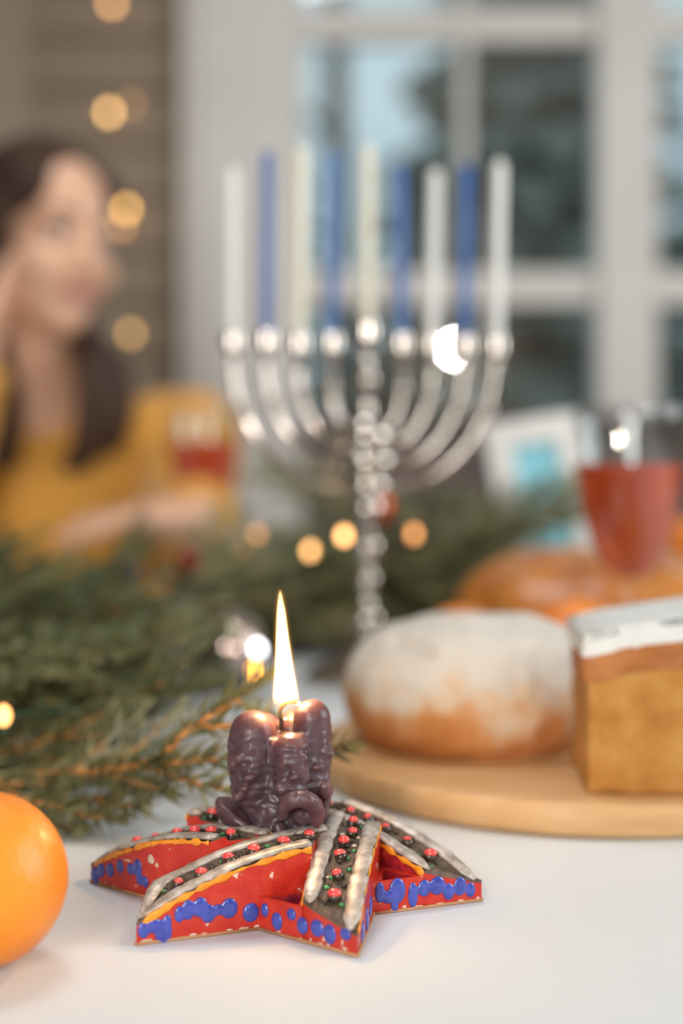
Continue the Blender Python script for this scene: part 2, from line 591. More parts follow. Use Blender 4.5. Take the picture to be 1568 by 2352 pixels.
NS = 36
for k in range(6):
    n, d = frame_k(k)
    rn = random.Random(20 + k)

    def pos(a, t, z):
        return n * a + d * t + Vector((0, 0, z))

    # band: walls and a sunken channel between two raised edges
    bm = bmesh.new()
    prof = [(0.0, 0.0), (0.0, .9), (0.24, 1.0), (0.31, -1), (0.69, -1), (0.76, 1.0), (1.0, .9), (1.0, 0.0)]
    rings, ribs = [], []
    nn, dd = frame_k(k + 1)
    t_wedge = (OUT - INN * n.dot(nn)) / d.dot(nn)      # the wall looks into the corner recess up to here
    for i in range(NS + 1):
        s = i / NS
        ai, ti = inner_path(s)
        ao, to = outer_path(s)
        hi = bandh(ti)
        ho = bandh(to)
        ring = []
        for u, f in prof:
            a = ai + (ao - ai) * u
            t = ti + (to - ti) * u
            h = hi + (ho - hi) * u
            z = 0.0 if f == 0 else (h - (1 - f) * .012 if f > 0 else h - 0.0016)
            ring.append(bm.verts.new(pos(a, t, max(z, 0))))
        rings.append(ring)
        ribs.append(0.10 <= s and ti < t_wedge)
    for A, B in zip(rings, rings[1:]):
        for j in range(len(prof)):
            j2 = (j + 1) % len(prof)
            f = bm.faces.new((A[j], A[j2], B[j2], B[j]))
            f.material_index = 1 if 1 <= j <= 5 else 0
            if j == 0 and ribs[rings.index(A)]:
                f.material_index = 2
    f = bm.faces.new(rings[-1])
    bmesh.ops.remove_doubles(bm, verts=bm.verts, dist=1e-6)
    band = obj('band', mesh_from(bm, 'band', False), [M_red, M_brown, M_dred], holder)
    band['label'] = 'curved arm of the star with a brown channel'

    # silver ridges along both edges and an orange line beside each
    for side in (0, 1):
        path, opath = [], []
        rad, orad = [], []
        for i in range(NS + 1):
            s = (0.10 if side == 0 and k in (0, 1) else 0.03) + (0.895 if side == 0 and k in (0, 1) else .965) * i / NS
            a, t = (inner_path(s) if side == 0 else outer_path(s))
            w = 0.0026 if side == 0 else -0.0026
            if side == 0 and s < 0.10:
                w *= s / 0.10
            h = bandh(t)
            wob = noise.noise(Vector((t * 260, k * 7.1 + side * 3.3, 0)))
            path.append(pos(a + w + wob * 0.0003, t, h + 0.0002))
            rad.append((0.00185 + 0.0005 * noise.noise(Vector((t * 420, k * 3.7, side * 5.0)))) * (1.0 if i < NS else 0.92))
            wob2 = noise.noise(Vector((t * 200, k * 2.1 + side, 9)))
            opath.append(pos(a - (0.0002 if side == 0 else -0.0002), t, h - 0.0015 - 0.0005 * wob2))
            orad.append(0.00075 + 0.0011 * noise.noise(Vector((t * 300, k * 1.7, side * 2.0))))
        bm = bmesh.new()
        rad = [q_ * min(1.0, .45 + 8 * i_ / NS) for i_, q_ in enumerate(rad)]
        tube(bm, path, rad, 12, squash=(1.65, .62), up=(0, 0, 1))
        ell(bm, path[0], (rad[0] * 1.3, rad[0] * 1.3, rad[0] * .9), seg=10, rings=6)
        obj('silver_ridge', mesh_from(bm, 'silver_ridge'), M_sil_paint, holder)
        bm = bmesh.new()
        tube(bm, opath, orad, 8, squash=(.45, 1.4), up=(0, 0, 1))
        obj('orange_line', mesh_from(bm, 'orange_line'), M_orange_paint, holder)

    # beads in the channel
    def chan(s, u):
        ai, ti = inner_path(s)
        ao, to = outer_path(s)
        a = ai + (ao - ai) * u
        t = ti + (to - ti) * u
        return pos(a, t, bandh(t) - 0.0016)

    for q in range(6):
        s = 0.20 + 0.148 * q + rn.uniform(-.02, .02)
        c = chan(s, 0.5 + rn.uniform(-.05, .05))
        rb = rn.uniform(.0019, .0024)
        bm = bmesh.new()
        ell(bm, c + Vector((0, 0, rb * .55)), (rb * 1.15, rb * 1.15, rb), seg=12, rings=8)
        base = obj('clay_bead', mesh_from(bm, 'clay_bead'), M_dkbead, holder)
        bm = bmesh.new()
        off = Vector((rn.uniform(-.0005, .0005), rn.uniform(-.0006, .0002), 0))
        rr = rb * rn.uniform(.80, 1.0)
        ell(bm, c + off + Vector((0, 0, rb * 1.15)), (rr * rn.uniform(.95, 1.25), rr, rr * .75), seg=12, rings=8)
        obj('red_drop', mesh_from(bm, 'red_drop'), M_redbead, base)
    bmd, bmg, bmc = bmesh.new(), bmesh.new(), bmesh.new()
    for q in range(15):
        s = rn.uniform(.13, .97)
        c = chan(s, rn.uniform(.34, .66))
        rb = rn.uniform(.0007, .0011)
        ell(bmd, c + Vector((0, 0, rb * .5)), rb, seg=8, rings=6)
    for q in range(9):
        s = 0.15 + .095 * q + rn.uniform(-.02, .02)
        c = chan(s, rn.choice((.34, .39, .60, .66)))
        ell(bmg, c + Vector((0, 0, .0003)), (rn.uniform(.0007, .0013), rn.uniform(.0007, .0012), .0007), seg=8, rings=6)
    for q in range(5):
        s = rn.uniform(.12, .9)
        c = chan(s, rn.choice((.33, .37, .64, .67)))
        ell(bmc, c + Vector((0, 0, .0001)), (rn.uniform(.0008, .0014), rn.uniform(.0008, .0014), .0005), seg=8, rings=6)
    for nm, b_, m_ in (('bead_grains', bmd, M_dkbead), ('green_drops', bmg, M_green), ('bare_chips', bmc, M_chip)):
        o = obj(nm, mesh_from(b_, nm), m_, holder)
        o['kind'] = 'stuff'

    # low corner wedge between this band and the next, with a sunken floor
    n1, d1 = frame_k(k + 1)
    A = n1 * OUT + d1 * (-HT / 3)                                  # concave corner
    t1 = -HT + (OUT - INN) / math.sqrt(3)
    B = n * INN + d * t1                                           # on the outer side
    # where the inner line of band k meets the outer line of band k+1
    te = (OUT - INN * n.dot(n1)) / d.dot(n1)
    Cc = n * INN + d * te
    cen = (A + B + Cc) / 3
    bm = bmesh.new()
    lo = [bm.verts.new(v + Vector((0, 0, 0))) for v in (A, B, Cc)]
    up = [bm.verts.new(v + Vector((0, 0, .0120))) for v in (A, B, Cc)]
    ins = [bm.verts.new(v + (cen - v) * .34 + Vector((0, 0, .0116))) for v in (A, B, Cc)]
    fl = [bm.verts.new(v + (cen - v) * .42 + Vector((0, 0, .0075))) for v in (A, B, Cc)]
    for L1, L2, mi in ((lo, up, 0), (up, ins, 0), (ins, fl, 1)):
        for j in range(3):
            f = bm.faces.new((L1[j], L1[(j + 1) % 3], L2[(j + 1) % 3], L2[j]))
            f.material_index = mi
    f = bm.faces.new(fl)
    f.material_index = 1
    bm.faces.new(lo)
    w = obj('corner_wedge', mesh_from(bm, 'corner_wedge', False), [M_red, M_dred], holder)
    w['label'] = 'low red corner with a dark sunken floor'

# central cup floor
bm = bmesh.new()
hexr = INN / math.cos(R(30)) * 1.01
lathe(bm, [(0, 0.001), (hexr, 0.001), (hexr, .009), (hexr * .8, .0082), (0, .008)], 6)
bmesh.ops.rotate(bm, verts=bm.verts, cent=(0, 0, 0), matrix=Matrix.Rotation(R(ANG0 + 30), 3, 'Z'))
obj('cup_floor', mesh_from(bm, 'cup_floor', False), M_dred, holder)
# raw clay foot along the outline
bm = bmesh.new()
pts = []
for k in range(6):
    n1, d1 = frame_k(k + 1)
    pts += [tip(k), n1 * OUT + d1 * (-HT / 3)]
pts = [p * 1.004 + Vector((0, 0, .0006)) for p in pts]
for p, q in zip(pts, pts[1:] + pts[:1]):
    tube(bm, [p, q], .0006, 6)
obj('clay_foot', mesh_from(bm, 'clay_foot'), M_clay, holder)


# blue enamel dabs on the outer faces
def wall_point(px, py, pa, pb):
    """point on the vertical wall through pa, pb (holder space) seen at a pixel"""
    o = cam.location - STAR
    ray = (P(px, py, 1.0) - cam.location)
    e = (pb - pa)
    nrm = Vector((e.y, -e.x, 0)).normalized()
    t = (pa - o).dot(nrm) / ray.dot(nrm)
    return o + ray * t, nrm, e.normalized()


def dabs(pa, pb, clusters):
    for cl in clusters:
        bm = bmesh.new()
        for px, py, rx, ry in cl:
            p, nrm, e = wall_point(px, py, pa, pb)
            if nrm.dot(p) < 0:
                nrm = -nrm
            d = p.y + STAR.y
            fs = max(0.22, abs(e.x))
            rot = Matrix((e, nrm, Vector((0, 0, 1)))).transposed()
            ell(bm, p, (rx / FPX * d / fs, .00085 + .0002 * (rx > 16), ry / FPX * d), rot, 14, 10)
        if len(cl) > 1:
            me = fuse(bm, 'blue_dab', .0003, 3)
        else:
            me = mesh_from(bm, 'blue_dab')
        obj('blue_dab', me, M_blue, holder)


def cc(k):
    n1, d1 = frame_k(k + 1)
    return n1 * OUT + d1 * (-HT / 3)


dabs(tip(2), cc(1), [
    [(330, 2136, 14, 20), (352, 2126, 18, 18), (375, 2140, 20, 30), (384, 2118, 10, 18)],
    [(412, 2100, 12, 20), (432, 2090, 16, 24), (460, 2084, 18, 24), (478, 2098, 18, 22), (500, 2090, 12, 14), (526, 2086, 20, 24)],
    [(576, 2096, 19, 22)]])
dabs(cc(1), tip(1), [
    [(608, 2090, 9, 16)], [(636, 2116, 13, 21)], [(669, 2100, 11, 14)], [(694, 2126, 13, 20)],
    [(728, 2132, 16, 21), (757, 2146, 15, 24)], [(793, 2146, 13, 14)]])
dabs(tip(1), cc(0), [[(832, 2140, 5, 26), (842, 2112, 4, 30), (850, 2082, 4, 24)], [(838, 2160, 3, 12)]])
dabs(cc(0), tip(0), [
    [(872, 2050, 12, 24), (892, 2060, 18, 16), (912, 2046, 20, 30), (906, 2080, 9, 20)],
    [(948, 2056, 12, 30), (974, 2040, 16, 20), (1004, 2034, 20, 22), (1030, 2048, 14, 20), (1056, 2036, 16, 22), (1080, 2044, 12, 18)]])
dabs(tip(3), cc(2), [
    [(218, 2008, 11, 18), (232, 1998, 10, 18), (222, 2026, 7, 14)], [(253, 1998, 10, 17)], [(276, 1990, 9, 16)],
    [(300, 1996, 10, 14), (316, 1994, 12, 22), (322, 2020, 10, 14), (334, 2026, 8, 14)]])

# bare clay where the glaze has chipped off the outer faces
bm = bmesh.new()
rn = random.Random(77)
for pa, pb, lst in ((tip(2), cc(1), [(562, 2150, 14, 3), (530, 2156, 10, 2.5), (588, 2140, 8, 4), (470, 2166, 9, 2), (440, 2171, 12, 2.5), (345, 2172, 14, 3), (330, 2166, 8, 4),
                                      (470, 2030, 9, 4), (492, 2022, 10, 5), (516, 2014, 7, 4), (456, 2040, 6, 3)]),
                    (cc(1), tip(1), [(640, 2148, 7, 2), (712, 2160, 4, 9), (735, 2170, 8, 3), (752, 2180, 6, 8), (790, 2178, 10, 4), (785, 2164, 4, 5), (690, 2160, 5, 2)]),
                    (cc(0), tip(0), [(960, 2090, 16, 2), (1010, 2080, 12, 2), (1060, 2074, 14, 2), (900, 2098, 8, 2), (1098, 2064, 5, 4)]),
                    (tip(3), cc(2), [(292, 1975, 14, 4), (345, 1970, 16, 14), (240, 2046, 8, 2), (262, 2050, 10, 2)])):
    for px, py, rx, ry in lst:
        p, nrm, e = wall_point(px, py, pa, pb)
        if nrm.dot(p) < 0:
            nrm = -nrm
        if p.z < .0012:
            p.z = .0012
        rot = Matrix((e, nrm, Vector((0, 0, 1)))).transposed()
        for q in range(3):
            o_ = e * rn.uniform(-.5, .5) * rx / FPX * .5 + Vector((0, 0, rn.uniform(-.4, .4) * ry / FPX * .5))
            ell(bm, p + o_, (rx * rn.uniform(.4, .8) / FPX * .5, .00018, ry * rn.uniform(.5, .9) / FPX * .5), rot, 9, 6)
o = obj('bare_chips', mesh_from(bm, 'bare_chips'), M_chip, holder)
o['kind'] = 'stuff'

# ================================================================== PURPLE CANDLE
CX, CY = STAR.x - 0.0005, STAR.y - 0.002
candle = thing('flower_candle', 'burning dark purple wax candle in the star holder', 'candle', (CX, CY, TZ + 0.0082))
ZB = 0.0082
M_wax = mat('purple_wax', rough=0.40, stops=[(0.3, (0.066, 0.036, 0.045, 1)), (0.7, (0.108, 0.060, 0.070, 1))], scale=120, sss=0.9,
            sss_r=(0.024, 0.0095, 0.0050), bump=0.0003, bump_scale=200, coat=0.08)
lobes = [(-.0103, -.0045, .0088, .0702), (.0042, -.0098, .0066, .0632), (.0118, -.0015, .0072, .0738),
         (.0050, .0100, .0080, .0680), (-.0075, .0090, .0080, .0670)]
bm = bmesh.new()
for x, y, r, zt in lobes:
    ell(bm, (x, y, zt - r * 1.0 - ZB), (r, r, r * 1.0), seg=20, rings=14)
    tube(bm, [(x, y, zt - r - ZB), (x * 1.02, y * 1.02, .053 - ZB), (x, y, .042 - ZB), (x * .85, y * .85, .034 - ZB)], [r, r * 1.04, r * .98, r * .6], 20)
tube(bm, [(0, 0, .0), (0, 0, .0605 - ZB)], [.0135, .0120], 24)
tube(bm, [(0, 0, .0), (0, 0, .020), (0, 0, .030)], [.0155, .0150, .0125], 24)
rn = random.Random(5)
for i in range(26):                                    # knobbly relief low on the lobes
    x, y, r, zt = lobes[i % 5]
    a = math.atan2(y, x) + rn.uniform(-1.1, 1.1)
    z = rn.uniform(.037, .056)
    rr = rn.uniform(.0016, .0030)
    ell(bm, (x + math.cos(a) * r * .99, y + math.sin(a) * r * .99, z - ZB), (rr, rr, rr * rn.uniform(.8, 1.4)), seg=10, rings=8)


def wax_disp(co):
    q = Vector((co.x * 300, co.y * 300, co.z * 900))
    w = noise.noise(Vector((co.x * 150, co.y * 150, co.z * 560))) * .0007 + noise.noise(co * 190) * .0009 + noise.noise(co * 420) * .0004
    zz = co.z + ZB
    f = 1.0 if zz < .058 else max(0.15, 1 - (zz - .058) / .008)
    return w * f


obj('wax_body', fuse(bm, 'wax_body', .00055, 3, 0.5, wax_disp), M_wax, candle)


def fan(th0, th1, rim, n=26):
    """open wax petal: a flared rim that droops to both ends; rim(u) gives radius and height"""
    bm = bmesh.new()
    rows = []
    for i in range(n + 1):
        u = i / n
        th = R(th0 + (th1 - th0) * u)
        rr, zr = rim(u)
        er = Vector((math.cos(th), math.sin(th), 0))
        w = .0007 * noise.noise(Vector((u * 5, th0, 0)))
        sec = [(.0090, zr * .72 + .004), (.0125, zr * .85 + .001), ((rr + .0125) / 2, zr * .95), (rr - .0012, zr + .0004 + w), (rr, zr - .0012), (rr - .0010, zr - .0062),
               ((rr + .0150) / 2, zr * .60), (.0150, zr * .30), (.0142, .0), (.0090, .0)]
        rows.append([bm.verts.new(er * q + Vector((0, 0, z))) for q, z in sec])
    m = len(rows[0])
    for A, B in zip(rows, rows[1:]):
        for j in range(m):
            bm.faces.new((A[j], A[(j + 1) % m], B[(j + 1) % m], B[j]))
    bm.faces.new(rows[0])
    bm.faces.new(rows[-1])
    return obj('petal', fuse(bm, 'petal', .0006, 4, .5, lambda c: noise.noise(c * 260) * .0004), M_wax, candle)


bump_ = lambda u, c, w: math.exp(-((u - c) / w) ** 2)
fan(140, 268, lambda u: (.0165 + .0085 * bump_(u, .38, .30), .0150 + .0135 * bump_(u, .34, .42)))
fan(-62, 34, lambda u: (.0160 + .0040 * bump_(u, .62, .30), .0140 + .0195 * bump_(u, .60, .24)))
fan(30, 145, lambda u: (.0165 + .0050 * bump_(u, .5, .32), .0150 + .0130 * bump_(u, .5, .35)))
# curled rose at the front: an arched hood over a bud
bm = bmesh.new()
RX, RY, RZ = .0078, -.0165, .0262
arch = []
for i in range(15):
    a = R(-40 + 235 * i / 14)
    arch.append((RX + math.cos(a) * .0064, RY - .0034 * max(0, math.sin(a)) - .0005, RZ + math.sin(a) * .0066))
tube(bm, arch, [.0022 + .0012 * math.sin(math.pi * i / 14) for i in range(15)], 10)
ell(bm, (RX, RY + .0045, RZ - .001), (.0075, .0035, .0080), seg=16, rings=10)
ell(bm, (RX + .0008, RY + .0010, RZ - .0012), (.0038, .0026, .0034), seg=12, rings=8)
ell(bm, (RX - .0002, RY - .0005, RZ + .0002), (.0018, .0016, .0014), seg=10, rings=8)
tube(bm, [(RX - .003, RY + .002, RZ - .006), (RX - .001, RY + .0025, .010), (RX + .0005, RY + .003, .0)], [.0060, .0058, .0055], 12)
tube(bm, [(RX - .0085, RY + .002, RZ - .004), (RX - .006, RY + .0005, RZ - .010), (RX - .002, RY + .001, .006)], [.0025, .0032, .0030], 10)
obj('rose', fuse(bm, 'rose', .0005, 3, .5, lambda c: noise.noise(c * 400) * .0003), M_wax, candle)

# melted wax pool
bm = bmesh.new()
lathe(bm, [(0, .0605), (.0085, .0605), (.0098, .0609), (.0104, .0600), (0, .0590)], 28)
obj('melted_wax', mesh_from(bm, 'melted_wax'), mat('liquid_wax', (0.20, 0.10, 0.09, 1), 0.04, sss=0.5, sss_r=(.004, .002, .001), coat=0.6), candle, (0, 0, -ZB))
# wick
wx = [P(645, 1676, .541), P(646, 1655, .541), P(643, 1635, .541), P(650, 1620, .540), P(662, 1613, .539), P(676, 1611, .538), P(684, 1615, .538)]
wx = [p - candle.location for p in wx]
bm = bmesh.new()
wp = catmull(wx, 5)
tube(bm, wp, [.00075 + .00012 * math.sin(i * 2.3) for i in range(len(wp))], 8)
m_wick = bpy.data.materials.new('wick_fibre')
m_wick.use_nodes = True
nt = m_wick.node_tree
bs = nt.nodes['Principled BSDF']
tcw = nt.nodes.new('ShaderNodeTexCoord')
sx = nt.nodes.new('ShaderNodeSeparateXYZ')
mr = nt.nodes.new('ShaderNodeMapRange')
rw = nt.nodes.new('ShaderNodeValToRGB')
nt.links.new(tcw.outputs['Object'], sx.inputs[0])
nt.links.new(sx.outputs['Z'], mr.inputs['Value'])
mr.inputs['From Min'].default_value = wx[0].z
mr.inputs['From Max'].default_value = wx[-2].z
nt.links.new(mr.outputs[0], rw.inputs[0])
rw.color_ramp.elements[0].position, rw.color_ramp.elements[0].color = 0.55, (0.02, 0.008, 0.006, 1)
rw.color_ramp.elements[1].position, rw.color_ramp.elements[1].color = 0.95, (0.55, 0.22, 0.03, 1)
nt.links.new(rw.outputs[0], bs.inputs['Base Color'])
bs.inputs['Roughness'].default_value = 0.7
obj('wick', mesh_from(bm, 'wick'), m_wick, candle)
bm = bmesh.new()
ell(bm, wx[-1], .00085, seg=10, rings=8)
obj('wick_ember', mesh_from(bm, 'wick_ember'), emission('ember', (1, .55, .2, 1), 9), candle)

# flame: a glowing body of gas (volume), brighter where it is thicker
FD = 0.5395
fl_prof = [(1354, 643, .4), (1366, 643.4, 3.4), (1385, 644.2, 6.6), (1405, 645.5, 9.4), (1440, 647, 12.4), (1470, 648.5, 14.8), (1501, 650.5, 17.6), (1540, 652.5, 21.5),
           (1575, 654.5, 26), (1600, 656, 29.5), (1618, 657, 30.5), (1632, 656, 27), (1644, 654, 18), (1650, 653, 5)]


def flame_mesh(name, grow):
    bm = bmesh.new()
    rings = []
    for y, x, r in fl_prof:
        c = P(x, y, FD) - candle.location
        rr = (r + grow) / FPX * FD
        rings.append([bm.verts.new(c + Vector((math.cos(2 * math.pi * q / 24) * rr, math.sin(2 * math.pi * q / 24) * rr * .9, 0))) for q in range(24)])
    for A, B in zip(rings, rings[1:]):
        for q in range(24):
            bm.faces.new((A[q], A[(q + 1) % 24], B[(q + 1) % 24], B[q]))
    bm.faces.new(rings[0])
    bm.faces.new(rings[-1])
    return mesh_from(bm, name)


def gas(name, color, strength, z_lo, z_hi, step):
    m = bpy.data.materials.new(name)
    m.use_nodes = True
    nt = m.node_tree
    nt.nodes.clear()
    out = nt.nodes.new('ShaderNodeOutputMaterial')
    e = nt.nodes.new('ShaderNodeEmission')
    e.inputs[0].default_value = color
    tc = nt.nodes.new('ShaderNodeTexCoord')
    s = nt.nodes.new('ShaderNodeSeparateXYZ')
    mr = nt.nodes.new('ShaderNodeMapRange')
    mr.interpolation_type = 'SMOOTHSTEP'
    mr.inputs['From Min'].default_value = z_lo
    mr.inputs['From Max'].default_value = z_hi
    mr.inputs['To Min'].default_value = strength * .02
    mr.inputs['To Max'].default_value = strength
    nt.links.new(tc.outputs['Object'], s.inputs[0])
    nt.links.new(s.outputs['Z'], mr.inputs['Value'])
    nt.links.new(mr.outputs[0], e.inputs[1])
    nt.links.new(e.outputs[0], out.inputs['Volume'])
    try:
        m.cycles.volume_step_rate = step
    except Exception:
        pass
    return m


zf = lambda y: (P(650, y, FD) - candle.location).z
obj('flame', flame_mesh('flame', 0.0), gas('flame_gas', (1, .60, .22, 1), 2600, zf(1622), zf(1560), 0.4), candle)
obj('flame_bloom', flame_mesh('flame_bloom', 7.0), gas('bloom_volume', (1, .42, .06, 1), 45, zf(1630), zf(1560), 0.5), candle)  # larger faint shell added to imitate lens bloom around the flame
fl = bpy.data.lights.new('flame_light', 'POINT')
fl.energy = 0.25
fl.color = (1.0, 0.60, 0.26)
fl.shadow_soft_size = 0.007
flo = bpy.data.objects.new('flame_light', fl)
COL.objects.link(flo)
flo.parent = candle
flo.location = P(651, 1530, FD) - candle.location

# ================================================================== MENORAH
MD = 1.05
MX = (843 - 784) / FPX * MD
menorah = thing('menorah', 'silver nine-armed candelabrum with blue and white candles', 'candelabrum', (MX, MD, TZ))
zz_ = lambda py: EYE - (py - 1040) / FPX * MD          # height above the table at the menorah
xx_ = lambda px: (px - 843) / FPX * MD
# foot and stem, turned
bm = bmesh.new()
lathe(bm, [(0, 0), (.047, 0), (.048, .004), (.044, .007), (.036, .010), (.024, .016), (.014, .022), (.009, .030), (.0075, .036)], 36)
obj('foot', mesh_from(bm, 'foot'), M_silver, menorah)
bm = bmesh.new()
lathe(bm, [(.0075, .036), (.011, .040), (.013, .045), (.011, .050), (.0055, .054), (.0048, .066), (.0080, .069), (.0098, .0735), (.0080, .078), (.0046, .081),
           (.0044, .088), (.0085, .090), (.0115, .0955), (.0110, .102), (.006, .106), (.0048, .110)], 28)
obj('stem', mesh_from(bm, 'stem'), M_silver, menorah)
# hub with stepped collars where the arms meet
bm = bmesh.new()
lathe(bm, [(.0048, .110), (.009, .116), (.0125, .124), (.0135, .129), (.010, .132), (.0098, .134), (.0165, .137), (.0185, .142), (.0175, .147), (.0120, .150), (.0118, .152),
           (.021, .155), (.0235, .160), (.0220, .166), (.014, .169), (.0135, .171), (.0190, .174), (.0200, .179), (.0170, .186), (.010, .192), (.006, .195)], 32)
obj('hub', mesh_from(bm, 'hub'), M_silver, menorah)
bm = bmesh.new()
lathe(bm, [(.006, .194), (.0045, .200), (.0044, .212), (.0068, .216), (.0078, .2205), (.0068, .225), (.0044, .229), (.0042, .240), (.0055, .2445)], 20)
obj('centre_column', mesh_from(bm, 'centre_column'), M_silver, menorah)
cups = [535, 612, 687, 762, 843, 922, 992, 1066, 1138]
cup_y = [788, 786, 792, 790, 764, 792, 794, 796, 797]
bottoms = {4: (1122, 830), 3: (1075, 840), 2: (1028, 862), 1: (985, 900)}
bm = bmesh.new()
lathe(bm, [(0, -.0115), (.003, -.0112), (.0040, -.0095), (.0032, -.0080), (.0062, -.0066), (.0078, -.0050), (.00834, -.0040), (.00832, -.0036), (.00800, .0052), (.00798, .0056), (.0079, .0068),
           (.0076, .0072), (.0060, .0072), (.0050, .0030), (0, .0025)], 24)
cup_me = mesh_from(bm, 'cup')
cup_me.materials.append(M_silver)
bm = bmesh.new()
lathe(bm, [(.0030, -.0062), (.0052, -.0035), (.0060, 0), (.0052, .0035), (.0030, .0062)], 18)
knop_me = mesh_from(bm, 'knop')
knop_me.materials.append(M_silver)
for i, (cx_, cy_) in enumerate(zip(cups, cup_y)):
    x, z = xx_(cx_), zz_(cy_)
    c = obj('cup', cup_me, None, menorah, (x, 0, z))
    if i == 4:
        continue
    j = abs(i - 4)
    yb, yc = bottoms[j]
    zb, zc = zz_(yb), zz_(yc)
    pts = [Vector((x, 0, z - .009))]
    sgn = 1 if x > 0 else -1
    rx = abs(x)
    for q in range(17):
        a = math.pi / 2 * q / 16
        pts.append(Vector((sgn * (rx * math.cos(a) + .010 * math.sin(a) ** 3), 0, zc - (zc - zb) * math.sin(a))))
    bm = bmesh.new()
    tube(bm, pts, [.0036] * len(pts), 14)
    obj('arm', mesh_from(bm, 'arm'), M_silver, menorah)
    # knop part way down the arm
    zk = zz_(895 + (j - 1) * 14)
    pk = min(pts, key=lambda p: abs(p.z - zk))
    if zk > zc:
        pk = Vector((x, 0, zk))
    k_ = obj('knop', knop_me, None, menorah, pk)
    k_.rotation_euler = (0, 0.25 * sgn * (j - 1) / 3, 0)

# taper candles in the cups
M_cwhite = mat('white_wax', (0.74, 0.76, 0.74, 1), 0.4, sss=0.3, sss_r=(.004, .003, .002))
M_ccream = mat('cream_wax', (0.74, 0.71, 0.58, 1), 0.4, sss=0.3, sss_r=(.004, .003, .002))
M_cblue = mat('blue_wax', (0.05, 0.135, 0.36, 1), 0.4, vary=(0.065, 0.16, 0.40, 1), scale=60, sss=0.2, sss_r=(.002, .002, .003))
M_cpale = mat('pale_blue_wax', (0.50, 0.62, 0.70, 1), 0.4, sss=0.3, sss_r=(.004, .003, .002))
cspec = [(535, 385, 'w', 'white taper candle with a pale tip, leftmost in the candelabrum'),
         (614, 345, 'b', 'slim blue taper candle, second from the left in the candelabrum'),
         (694, 338, 'c', 'cream taper candle, third from the left in the candelabrum'),
         (765, 348, 'b', 'blue taper candle just left of the tall middle candle'),
         (845, 333, 'c', 'cream taper candle in the raised middle cup of the candelabrum'),
         (918, 374, 'b', 'blue taper candle just right of the tall middle candle'),
         (1000, 388, 'w', 'white taper candle, third from the right in the candelabrum'),
         (1072, 374, 'b', 'blue taper candle, second from the right in the candelabrum'),
         (1147, 368, 'w', 'white taper candle, rightmost in the candelabrum')]
for i, (tx, ty, cl, lab) in enumerate(cspec):
    b0 = Vector((xx_(cups[i]), 0, zz_(cup_y[i]) + .0031))
    b1 = Vector((xx_(tx), 0, zz_(ty)))
    dv = b1 - b0
    L = dv.length
    t = thing('taper_candle', lab, 'candle', menorah.location + b0, 'candles in the silver candelabrum')
    t.rotation_euler = (0, math.atan2(dv.x, dv.z), 0)
    r = .0049 if cl != 'b' else .0044
    bm = bmesh.new()
    lathe(bm, [(0, 0), (r * .92, 0), (r, .004), (r, L * .5), (r * .97, L - .006), (r * .7, L - .0015), (0, L)], 18)
    m_ = {'w': M_cwhite, 'b': M_cblue, 'c': M_ccream}[cl]
    obj('wax', mesh_from(bm, 'wax'), m_, t)
    bm = bmesh.new()
    tube(bm, [(0, 0, L - .001), (.0004, 0, L + .004), (.0012, 0, L + .007)], .0005, 6)
    obj('wick', mesh_from(bm, 'wick'), mat('cotton_wick', (0.6, 0.56, 0.48, 1), 0.8), t)

# ================================================================== ORANGES
M_stalk = mat('orange_stalk', (0.16, 0.13, 0.04, 1), 0.7, vary=(0.25, 0.2, 0.07, 1), scale=300)


def orange(x, y, r, label, z=0.0, squash=.94, rot=(0.3, 0.2, 0.5), group='oranges on the table'):
    t = thing('orange', label, 'orange', (x, y, TZ + z + r), group)
    bm = bmesh.new()
    prof = []
    for i in range(25):
        a = math.pi * i / 24
        rr = r * math.sin(a)
        zz = -r * squash * math.cos(a)
        if i > 21:
            zz -= r * .035 * (i - 21)
        prof.append((rr, zz))
    lathe(bm, prof, 40)
    o = obj('peel', mesh_from(bm, 'peel'), M_orange, t)
    bm = bmesh.new()
    zt = r * squash - r * .105
    lathe(bm, [(0, zt - .001), (.0028, zt - .001), (.0034, zt + .0004), (.002, zt + .0012), (0, zt + .0008)], 8)
    s_ = obj('stalk', mesh_from(bm, 'stalk'), M_stalk, t)
    for q in (o, s_):
        q.rotation_euler = rot
    return t


orange(-0.1175, 0.463, 0.0282, 'large bright orange in the front left corner, cut by the picture edge', squash=1.0, rot=(0.5, -0.9, 0.2))
orange(0.0815, 0.952, 0.033, 'orange peeking out behind the top of the floured loaf', squash=.95)
orange(0.1640, 0.985, 0.034, 'orange beside the wine glass stem behind the floured loaf', squash=.95)

# fruit bowl far right with oranges
bowl = thing('fruit_bowl', 'white fruit bowl behind the wine glass at the right edge', 'bowl', (0.365, 1.34, TZ))
bm = bmesh.new()
lathe(bm, [(0, .004), (.035, .0), (.04, .004), (.05, .02), (.075, .05), (.082, .062), (.078, .062), (.070, .05), (.045, .022), (0, .012)], 36)
obj('bowl_body', mesh_from(bm, 'bowl_body'), M_white, bowl)
bm = bmesh.new()
tube(bm, [(math.cos(a * math.pi / 12) * .080, math.sin(a * math.pi / 12) * .080, .062) for a in range(25)], .0022, 8, cap=False)
obj('rim', mesh_from(bm, 'rim'), M_white, bowl)
orange(0.330, 1.325, 0.032, 'orange on the near side of the fruit bowl, right of the wine glass', z=.046, squash=.95, group='oranges in the bowl')
orange(0.398, 1.345, 0.032, 'orange on the far right side of the fruit bowl', z=.046, squash=.95, group='oranges in the bowl')

